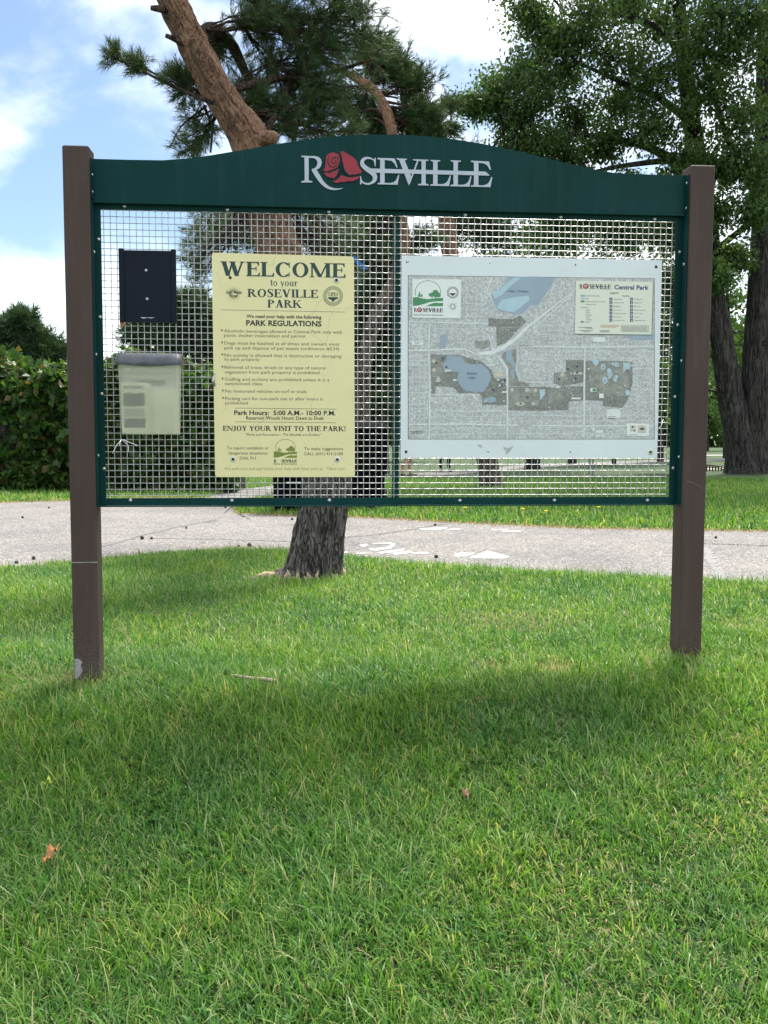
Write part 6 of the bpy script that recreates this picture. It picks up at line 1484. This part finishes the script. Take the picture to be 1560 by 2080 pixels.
# ================================================================== things on the lawn and beyond
def bin_(label, px, w, h):
    b = on_ground(*px); Y = b[1]
    r = thing('trash_cart', label, 'trash cart', b, RNG.uniform(-0.1, 0.1), 'black trash carts on the far lawn')
    W2 = w/2
    q = MB(); v = []
    def rc(hw_, y0, y1, z): c_ = 0.05; return [(hw_-c_,y0,z),(hw_,y0+c_,z),(hw_,y1-c_,z),(hw_-c_,y1,z),(-hw_+c_,y1,z),(-hw_,y1-c_,z),(-hw_,y0+c_,z),(-hw_+c_,y0,z)]
    rings = [rc(W2*0.80,-W2*0.72,W2*0.85,0.03), rc(W2*0.84,-W2*0.78,W2*0.9,h*0.45), rc(W2*0.88,-W2*0.84,W2*0.95,h*0.452), rc(W2*0.95,-W2*0.95,W2,h*0.86), rc(W2,-W2,W2*1.05,h*0.862), rc(W2,-W2,W2*1.05,h*0.90)]
    vs = [p for g_ in rings for p in g_]; fs = [tuple(range(7,-1,-1)), tuple(range(40,48))]
    for i in range(5):
        for k in range(8): j = (k+1) % 8; fs.append((i*8+k, i*8+j, i*8+8+j, i*8+8+k))
    q.add(vs, fs); q.build('body', M['bin'], r)
    q = MB(); rings = [rc(W2*1.04,-W2*1.06,W2*1.08,h*0.902), rc(W2*1.04,-W2*1.06,W2*1.08,h*0.925), rc(W2*0.90,-W2*0.8,W2*0.9,h*0.975), rc(W2*0.55,-W2*0.4,W2*0.6,h)]
    vs = [p for g_ in rings for p in g_]; fs = [tuple(range(7,-1,-1)), tuple(range(24,32))]
    for i in range(3):
        for k in range(8): j = (k+1) % 8; fs.append((i*8+k, i*8+j, i*8+8+j, i*8+8+k))
    q.add(vs, fs, False); q.build('lid', M['bin'], r)
    q = MB(); q.tube([(-W2*0.7,W2*1.15,h*0.86),(W2*0.7,W2*1.15,h*0.86)], 0.018, 8); q.build('handle', M['bin'], r)
    for s in (-1, 1):
        q = MB(); q.lathe([(0.12,-0.03),(0.13,-0.015),(0.13,0.015),(0.12,0.03)], c=(s*W2*0.92, W2*0.78, 0.13), axis='x', n=18); q.build('wheel', M['tyre'], r)
    q = MB(); q.box(-W2*0.28, W2*0.28, -W2*0.835, -W2*0.815, h*0.36, h*0.378); q.build('grab_bar', M['label_white'] if px[0] < 650 else M['bin'], r)
bin_('black trash cart with pale bar standing left of the leaning trunk', (606,1040), 0.72, 1.12)
bin_('tall black trash cart with domed lid right of the leaning trunk', (736,1032), 0.74, 1.24)

gp = on_ground(1200, 970)
r = thing('metal_post', 'thin grey double post on the lawn under the map board', 'post', gp)
for s in (-1, 1):
    q = MB(); q.bbox(s*0.055-0.022, s*0.055+0.022, -0.02, 0.02, -0.1, 1.25, 0.004); q.build('upright', M['grey_metal'], r)
q = MB(); q.box(-0.07, 0.07, -0.026, -0.0205, 1.0, 1.22); q.build('plate', M['grey_metal'], r)

def railing():
    b = on_ground(1440, 957.5); k = b[1]/FPX
    r = thing('garden_railing', 'low arched red brown lattice railing left of the double trunked tree', 'railing', b)
    x0, x1 = -64*k, 31*k; h0, h1 = 8.5*k, 13.5*k
    def hh(x): return h0 + (h1-h0)*math.cos((x-(x0+x1)/2)/((x1-x0)/2)*math.pi/2)
    q = MB(); q.tube([(x,0,hh(x)) for x in np.linspace(x0,x1,15)], 0.022, 6); q.build('top_rail', M['redwood'], r)
    q = MB(); q.tube([(x,0,hh(x)-4.2*k) for x in np.linspace(x0,x1,15)], 0.016, 6); q.build('middle_rail', M['redwood'], r)
    for x in np.linspace(x0, x1, 17): q = MB(); q.box(x-0.022, x+0.022, -0.015, 0.015, -0.05, hh(x)-0.02); q.build('baluster', M['redwood'], r)
    for x in (x0-0.04, x1+0.04): q = MB(); q.bbox(x-0.04, x+0.04, -0.05, 0.05, -0.1, h0+2*k, 0.01); q.build('end_post', M['redwood'], r)
railing()

def car():
    p = at(1548, 905, 44.0); g = float(ground(p[0], p[1]))
    r = thing('parked_car', 'dark red car with pale bumper at the right edge behind the big tree', 'car', (p[0]+0.95, 44.0, g), 0.0)
    # rear of a tall car, seen from behind; x across, y forward
    sec = [(0.0,0.92,0.32,0.78),(0.05,0.95,0.30,0.98),(0.5,0.95,0.28,1.02),(3.4,0.95,0.28,1.0),(4.3,0.92,0.30,0.92),(4.5,0.85,0.34,0.72)]
    q = MB(); vs = []
    for y, hw_, z0, z1 in sec: vs += [(-hw_*0.94,y,z0),(-hw_,y,z0+0.15),(-hw_,y,z1-0.12),(-hw_*0.93,y,z1),(hw_*0.93,y,z1),(hw_,y,z1-0.12),(hw_,y,z0+0.15),(hw_*0.94,y,z0)]
    fs = [tuple(range(8)), tuple(range(47,39,-1))]
    for i in range(5):
        for k in range(8): j = (k+1) % 8; fs.append((i*8+j, i*8+k, i*8+8+k, i*8+8+j))
    q.add(vs, fs); q.build('body', M['car_red'], r)
    q = MB(); vs = []
    for y, hw_, z in ((0.10,0.88,1.0),(0.35,0.74,1.62),(2.2,0.74,1.66),(3.1,0.86,1.0)): vs += [(-hw_,y,z),(hw_,y,z)]
    q.add(vs, [(0,1,3,2),(2,3,5,4),(4,5,7,6),(0,2,4,6),(1,7,5,3)]); q.build('cabin', M['car_red'], r)
    q = MB(); q.add([(-0.78,0.135,1.06),(0.78,0.135,1.06),(0.68,0.325,1.55),(-0.68,0.325,1.55)], [(0,1,2,3)]); q.build('rear_window', M['glass'], r)
    for s in (-1, 1):
        q = MB(); q.add([(s*0.862,0.45,1.08),(s*0.862,2.6,1.08),(s*0.762,2.2,1.56),(s*0.762,0.6,1.56)], [(0,1,2,3)]); q.build('side_window', M['glass'], r)
        q = MB(); q.box(s*0.88-0.07, s*0.88+0.065, -0.02, 0.06, 0.72, 0.96); q.build('tail_lamp', M['lamp_red'], r)
        for y in (0.85, 3.6):
            q = MB(); q.lathe([(0.24,-0.10),(0.32,-0.09),(0.33,0),(0.32,0.09),(0.24,0.10)], c=(s*0.86, y, 0.33), axis='x', n=20); w = q.build('wheel', M['tyre'], r)
            q = MB(); q.lathe([(0.20,-0.105),(0.20,0.105)], c=(s*0.86, y, 0.33), axis='x', n=14); q.build('rim', M['chrome'], w)
    q = MB(); q.bbox(-0.93, 0.93, -0.10, 0.02, 0.42, 0.56, 0.02); q.build('bumper', M['chrome'], r)
car()

# ------------------------------------------------------------------ walkers
def person(label, px, shorts, yaw, stride, scale=1.0, face=1):
    b = on_ground(*px); r = thing('person', label, 'person', b, yaw)
    s = stride
    J = {'pel':(0,0,0.95,0.135),'waist':(0,0.01,1.10,0.125),'chest':(0,0.0,1.32,0.150),'neck':(0,0.01,1.48,0.058),'head0':(0,-0.01,1.56,0.075),'head1':(0,-0.02,1.66,0.095),'head2':(0,-0.01,1.75,0.060)}
    E = [('pel','waist'),('waist','chest'),('chest','neck'),('neck','head0'),('head0','head1'),('head1','head2')]
    for sd, n_ in ((-1,'l'),(1,'r')):
        st = s*sd
        J.update({n_+'sh':(0.19*sd,0,1.40,0.062),n_+'el':(0.25*sd,0.05-0.06*st,1.13,0.046),n_+'wr':(0.24*sd,-0.10-0.12*st,0.92,0.032),n_+'ha':(0.235*sd,-0.14-0.13*st,0.84,0.036),
                  n_+'hip':(0.095*sd,0,0.90,0.098),n_+'kn':(0.10*sd,-0.05-0.16*st,0.50,0.066),n_+'cf':(0.10*sd,0.0-0.20*st+0.04,0.34,0.060),n_+'an':(0.10*sd,0.02-0.28*st,0.09,0.040),n_+'to':(0.11*sd,-0.14-0.28*st,0.045,0.040)})
        E += [('chest',n_+'sh'),(n_+'sh',n_+'el'),(n_+'el',n_+'wr'),(n_+'wr',n_+'ha'),('pel',n_+'hip'),(n_+'hip',n_+'kn'),(n_+'kn',n_+'cf'),(n_+'cf',n_+'an'),(n_+'an',n_+'to')]
    def skin(name, keys, mat, grow=0.0):
        ks = [k for k in J if k in keys]; idx = {k:i for i,k in enumerate(ks)}
        me = bpy.data.meshes.new(name); me.from_pydata([tuple(c*scale for c in J[k][:3]) for k in ks], [(idx[a],idx[b_]) for a,b_ in E if a in idx and b_ in idx], []); me.update()
        o = link(name, me, mat, r)
        m_ = o.modifiers.new('skin', 'SKIN'); m_.use_smooth_shade = True
        for k in ks: me.skin_vertices[0].data[idx[k]].radius = ((J[k][3]+grow)*scale, (J[k][3]*(0.72 if k in ('chest','waist','pel') else 1)+grow)*scale)
        me.skin_vertices[0].data[0].use_root = True
        sb = o.modifiers.new('sub', 'SUBSURF'); sb.levels = 1; sb.render_levels = 2
        return o
    skin('body', list(J), M['skin'])
    skin('shirt', ['pel','waist','chest','lsh','rsh','lel','rel'], M['shirt'], 0.014)
    if shorts:
        for n_ in 'lr':
            h, k = np.array(J[n_+'hip']), np.array(J[n_+'kn'])
            J[n_+'mid'] = tuple(h*0.12 + k*0.88); E.append((n_+'hip', n_+'mid'))
        skin('shorts', ['pel','lhip','rhip','lmid','rmid'], M['navy_cloth'], 0.022)
    else: skin('trousers', ['pel','lhip','rhip','lkn','rkn','lcf','rcf','lan','ran'], M['navy_cloth'], 0.016)
    for n_ in 'lr':
        a, t_ = np.array(J[n_+'an'][:3]), np.array(J[n_+'to'][:3]); q = MB()
        q.tube([a+(0,0.045,-0.03), (a+t_)/2+(0,0,-0.022), t_+(0,-0.06,-0.012)], [0.045,0.052,0.036], 8); q.build('shoe', M['shoe'], r)
        hp = np.array(J[n_+'ha'][:3])
        for k in range(4): q = MB(); q.tube([hp+((k-1.5)*0.016,-0.01,-0.02), hp+((k-1.5)*0.016,-0.02,-0.075), hp+((k-1.5)*0.015,0.0,-0.10+0.004*abs(k-1.5))], [0.009,0.008,0.006], 5); q.build('finger', M['skin'], r)
        q = MB(); sd = -1 if n_ == 'l' else 1; q.tube([hp+(-sd*0.02,-0.03,0.0), hp+(-sd*0.03,-0.055,-0.035), hp+(-sd*0.025,-0.06,-0.06)], [0.010,0.009,0.007], 5); q.build('thumb', M['skin'], r)
    q = MB(); q.lathe([(0.055,0.0),(0.098,0.02),(0.104,0.06),(0.085,0.11),(0.045,0.135),(0.005,0.14)], c=(0,0.012,1.665), n=16); q.build('hair', M['hair'], r)
    q = MB(); q.tube([(0,-0.105,1.68),(0,-0.128,1.645),(0,-0.112,1.635)], [0.008,0.014,0.008], 6); q.build('nose', M['skin'], r)
    for sd in (-1, 1):
        q = MB(); q.lathe([(0.002,-0.008),(0.009,-0.003),(0.009,0.003),(0.002,0.008)], c=(sd*0.033,-0.098,1.685), axis='y', n=8); q.build('eye', M['ink'], r)
        q = MB(); q.tube([(sd*0.094,0.0,1.69),(sd*0.106,0.01,1.67),(sd*0.094,0.0,1.635)], [0.008,0.014,0.007], 6); q.build('ear', M['skin'], r)
    q = MB(); q.tube([(-0.022,-0.098,1.605),(0,-0.106,1.602),(0.022,-0.098,1.605)], [0.004,0.006,0.004], 5); q.build('mouth', M['dry_leaf'], r)
person('walker in dark shorts and dark shoes on the far path under the map board', (827,969), True, 1.3, 0.35)
person('person in dark trousers standing at the edge of the far path', (904,958.5), False, 0.2, 0.55)

# ------------------------------------------------------------------ small things lying about
r0 = on_ground(515,1404)
st = thing('stick', 'pale bare stick lying in the grass in front of the sign', 'stick', (r0[0], r0[1], r0[2]))
a, b = on_ground(470,1394)-r0, on_ground(558,1408)-r0
a[2] += 0.045; b[2] += 0.05
q = MB(); pts = wig([a*(1-t)+b*t for t in np.linspace(0,1,9)], 0.002); q.tube(pts, [0.004,0.006,0.0065,0.006,0.0075,0.0075,0.0085,0.009,0.007], 8); q.build('wood', M['stick'], st)
M['brown_leaf'] = simple('brown_leaf', (0.26,0.16,0.08), 0.8, var=0.35, scale=60)
def fallen(label, px, L_, W2, rz, mat, tilt):
    g = on_ground(*px); o = thing('fallen_leaf', label, 'leaf', (g[0], g[1], g[2]+0.045), rz)
    q = MB(); n_ = 8; vs = []
    for i in range(n_+1):
        t = i/n_; w = W2*math.sin(math.pi*min(1, t*0.92+0.06))**0.8*(1+0.15*math.sin(i*2.4)); x = (t-0.5)*L_; z = 0.012*math.sin(t*3.1) + tilt*(t-0.5)*L_
        vs += [(x,-w,z+0.010*math.sin(i*1.7)),(x,0,z-0.004),(x,w,z+0.012*math.cos(i*1.3))]
    fs = []
    for i in range(n_):
        for k in (0,1): a_ = i*3+k; fs.append((a_, a_+3, a_+4, a_+1))
    q.add(vs, fs, True); lo = q.build('blade', mat, o); s_ = lo.modifiers.new('thickness', 'SOLIDIFY'); s_.thickness = 0.0012
    q = MB(); q.tube([(-L_*0.5,0,-tilt*0.5*L_),(-L_*0.72,0.004,-tilt*0.6*L_-0.004)], [0.0012,0.0008], 5); q.build('stalk', M['stick'], o)
fallen('curled dry orange leaf in the grass at lower left', (104,1768), 0.048, 0.015, 0.9, M['dry_leaf'], 0.7)
fallen('small yellow green leaf in the grass at left', (97,1620), 0.035, 0.012, 0.2, M['yellow_leaf'], 0.2)
fallen('small brown leaf in the grass right of the middle', (945,1644), 0.03, 0.010, 2.0, M['brown_leaf'], 0.3)
q = MB()
q.lathe([(0.004,0.0),(0.016,0.006),(0.022,0.018),(0.021,0.032),(0.014,0.046),(0.004,0.054)], n=9, smooth=False)
for k in range(5):
    for i in range(8):
        a_ = i*0.785+k*0.4; rr = [0.019,0.024,0.023,0.018,0.010][k]; z = 0.008+k*0.010
        q.add([(rr*math.cos(a_-0.3)*0.8, rr*math.sin(a_-0.3)*0.8, z),(rr*math.cos(a_+0.3)*0.8, rr*math.sin(a_+0.3)*0.8, z),(rr*1.3*math.cos(a_), rr*1.3*math.sin(a_), z+0.010)], [(0,1,2)])
CONE = bpy.data.meshes.new('pine_cone'); CONE.from_pydata(q.v, [], q.f); CONE.update(); CONE.materials.append(M['cone'])
for x, y, s, lb in [(505,1112,1.25,'largest dark pine cone at the grass edge left of the leaning trunk'),(484,1114,0.8,'small pine cone beside the largest one left of the trunk'),(592,1058,0.9,'pine cone on the path close left of the trunk under the frame'),(456,1033,0.9,'pine cone on pavement near the grass corner left of the carts'),
                    (886,1069,0.9,'pine cone on the path above the sealed crack'),(889,1135,1.0,'pine cone beside the painted letters on the path'),(48,1054,0.9,'pine cone alone on the pavement near the left edge'),(98,1034,0.8,'pine cone far back on the pavement just left of the post'),
                    (288,1097,1.1,'dark pine cone on pavement right of the left post'),(306,1097,0.8,'small pine cone next to the mossy crack'),(378,1076,0.7,'pine cone on pavement under the cream sign'),(68,1139,0.9,'pine cone at the grass edge left of the post'),(38,1147,0.9,'pine cone at the grass edge nearest the left border'),(1455,1096,0.8,'small pine cone on the path right of the right post')]:
    g = on_ground(x, y); o = bpy.data.objects.new('pine_cone', CONE); COL.objects.link(o); o.location = (g[0], g[1], float(ground(g[0], g[1]))+0.020)
    o.rotation_euler = (RNG.uniform(1.2,1.7), RNG.uniform(0,6), RNG.uniform(0,6)); s *= 0.68; o.scale = (s,s,s); tag(o, lb, 'pine cone', 'pine cones on the path')
def dandelion(px, lb):
    g = on_ground(*px); o = thing('dandelion', lb, 'flower', g, 0, 'dandelions on the far lawn')
    q = MB(); q.tube([(0,0,0),(0.01,0,0.10)], 0.003, 5); q.build('stem', M['yellow_leaf'], o)
    q = MB(); q.lathe([(0.008,0.0),(0.028,0.008),(0.024,0.016),(0.004,0.02)], c=(0.01,0,0.10), n=10); q.build('flower_head', M['dandelion'], o)
M['dandelion'] = simple('dandelion_yellow', (0.75,0.58,0.03), 0.7)
dandelion((943,1048), 'dandelion on the far lawn below the left half of the map board')
dandelion((1060,1051), 'dandelion on the far lawn below the middle of the map board')
dandelion((1107,1056), 'dandelion nearest the path edge below the map board')
dandelion((1214,1047), 'dandelion on the far lawn below the right half of the map board')
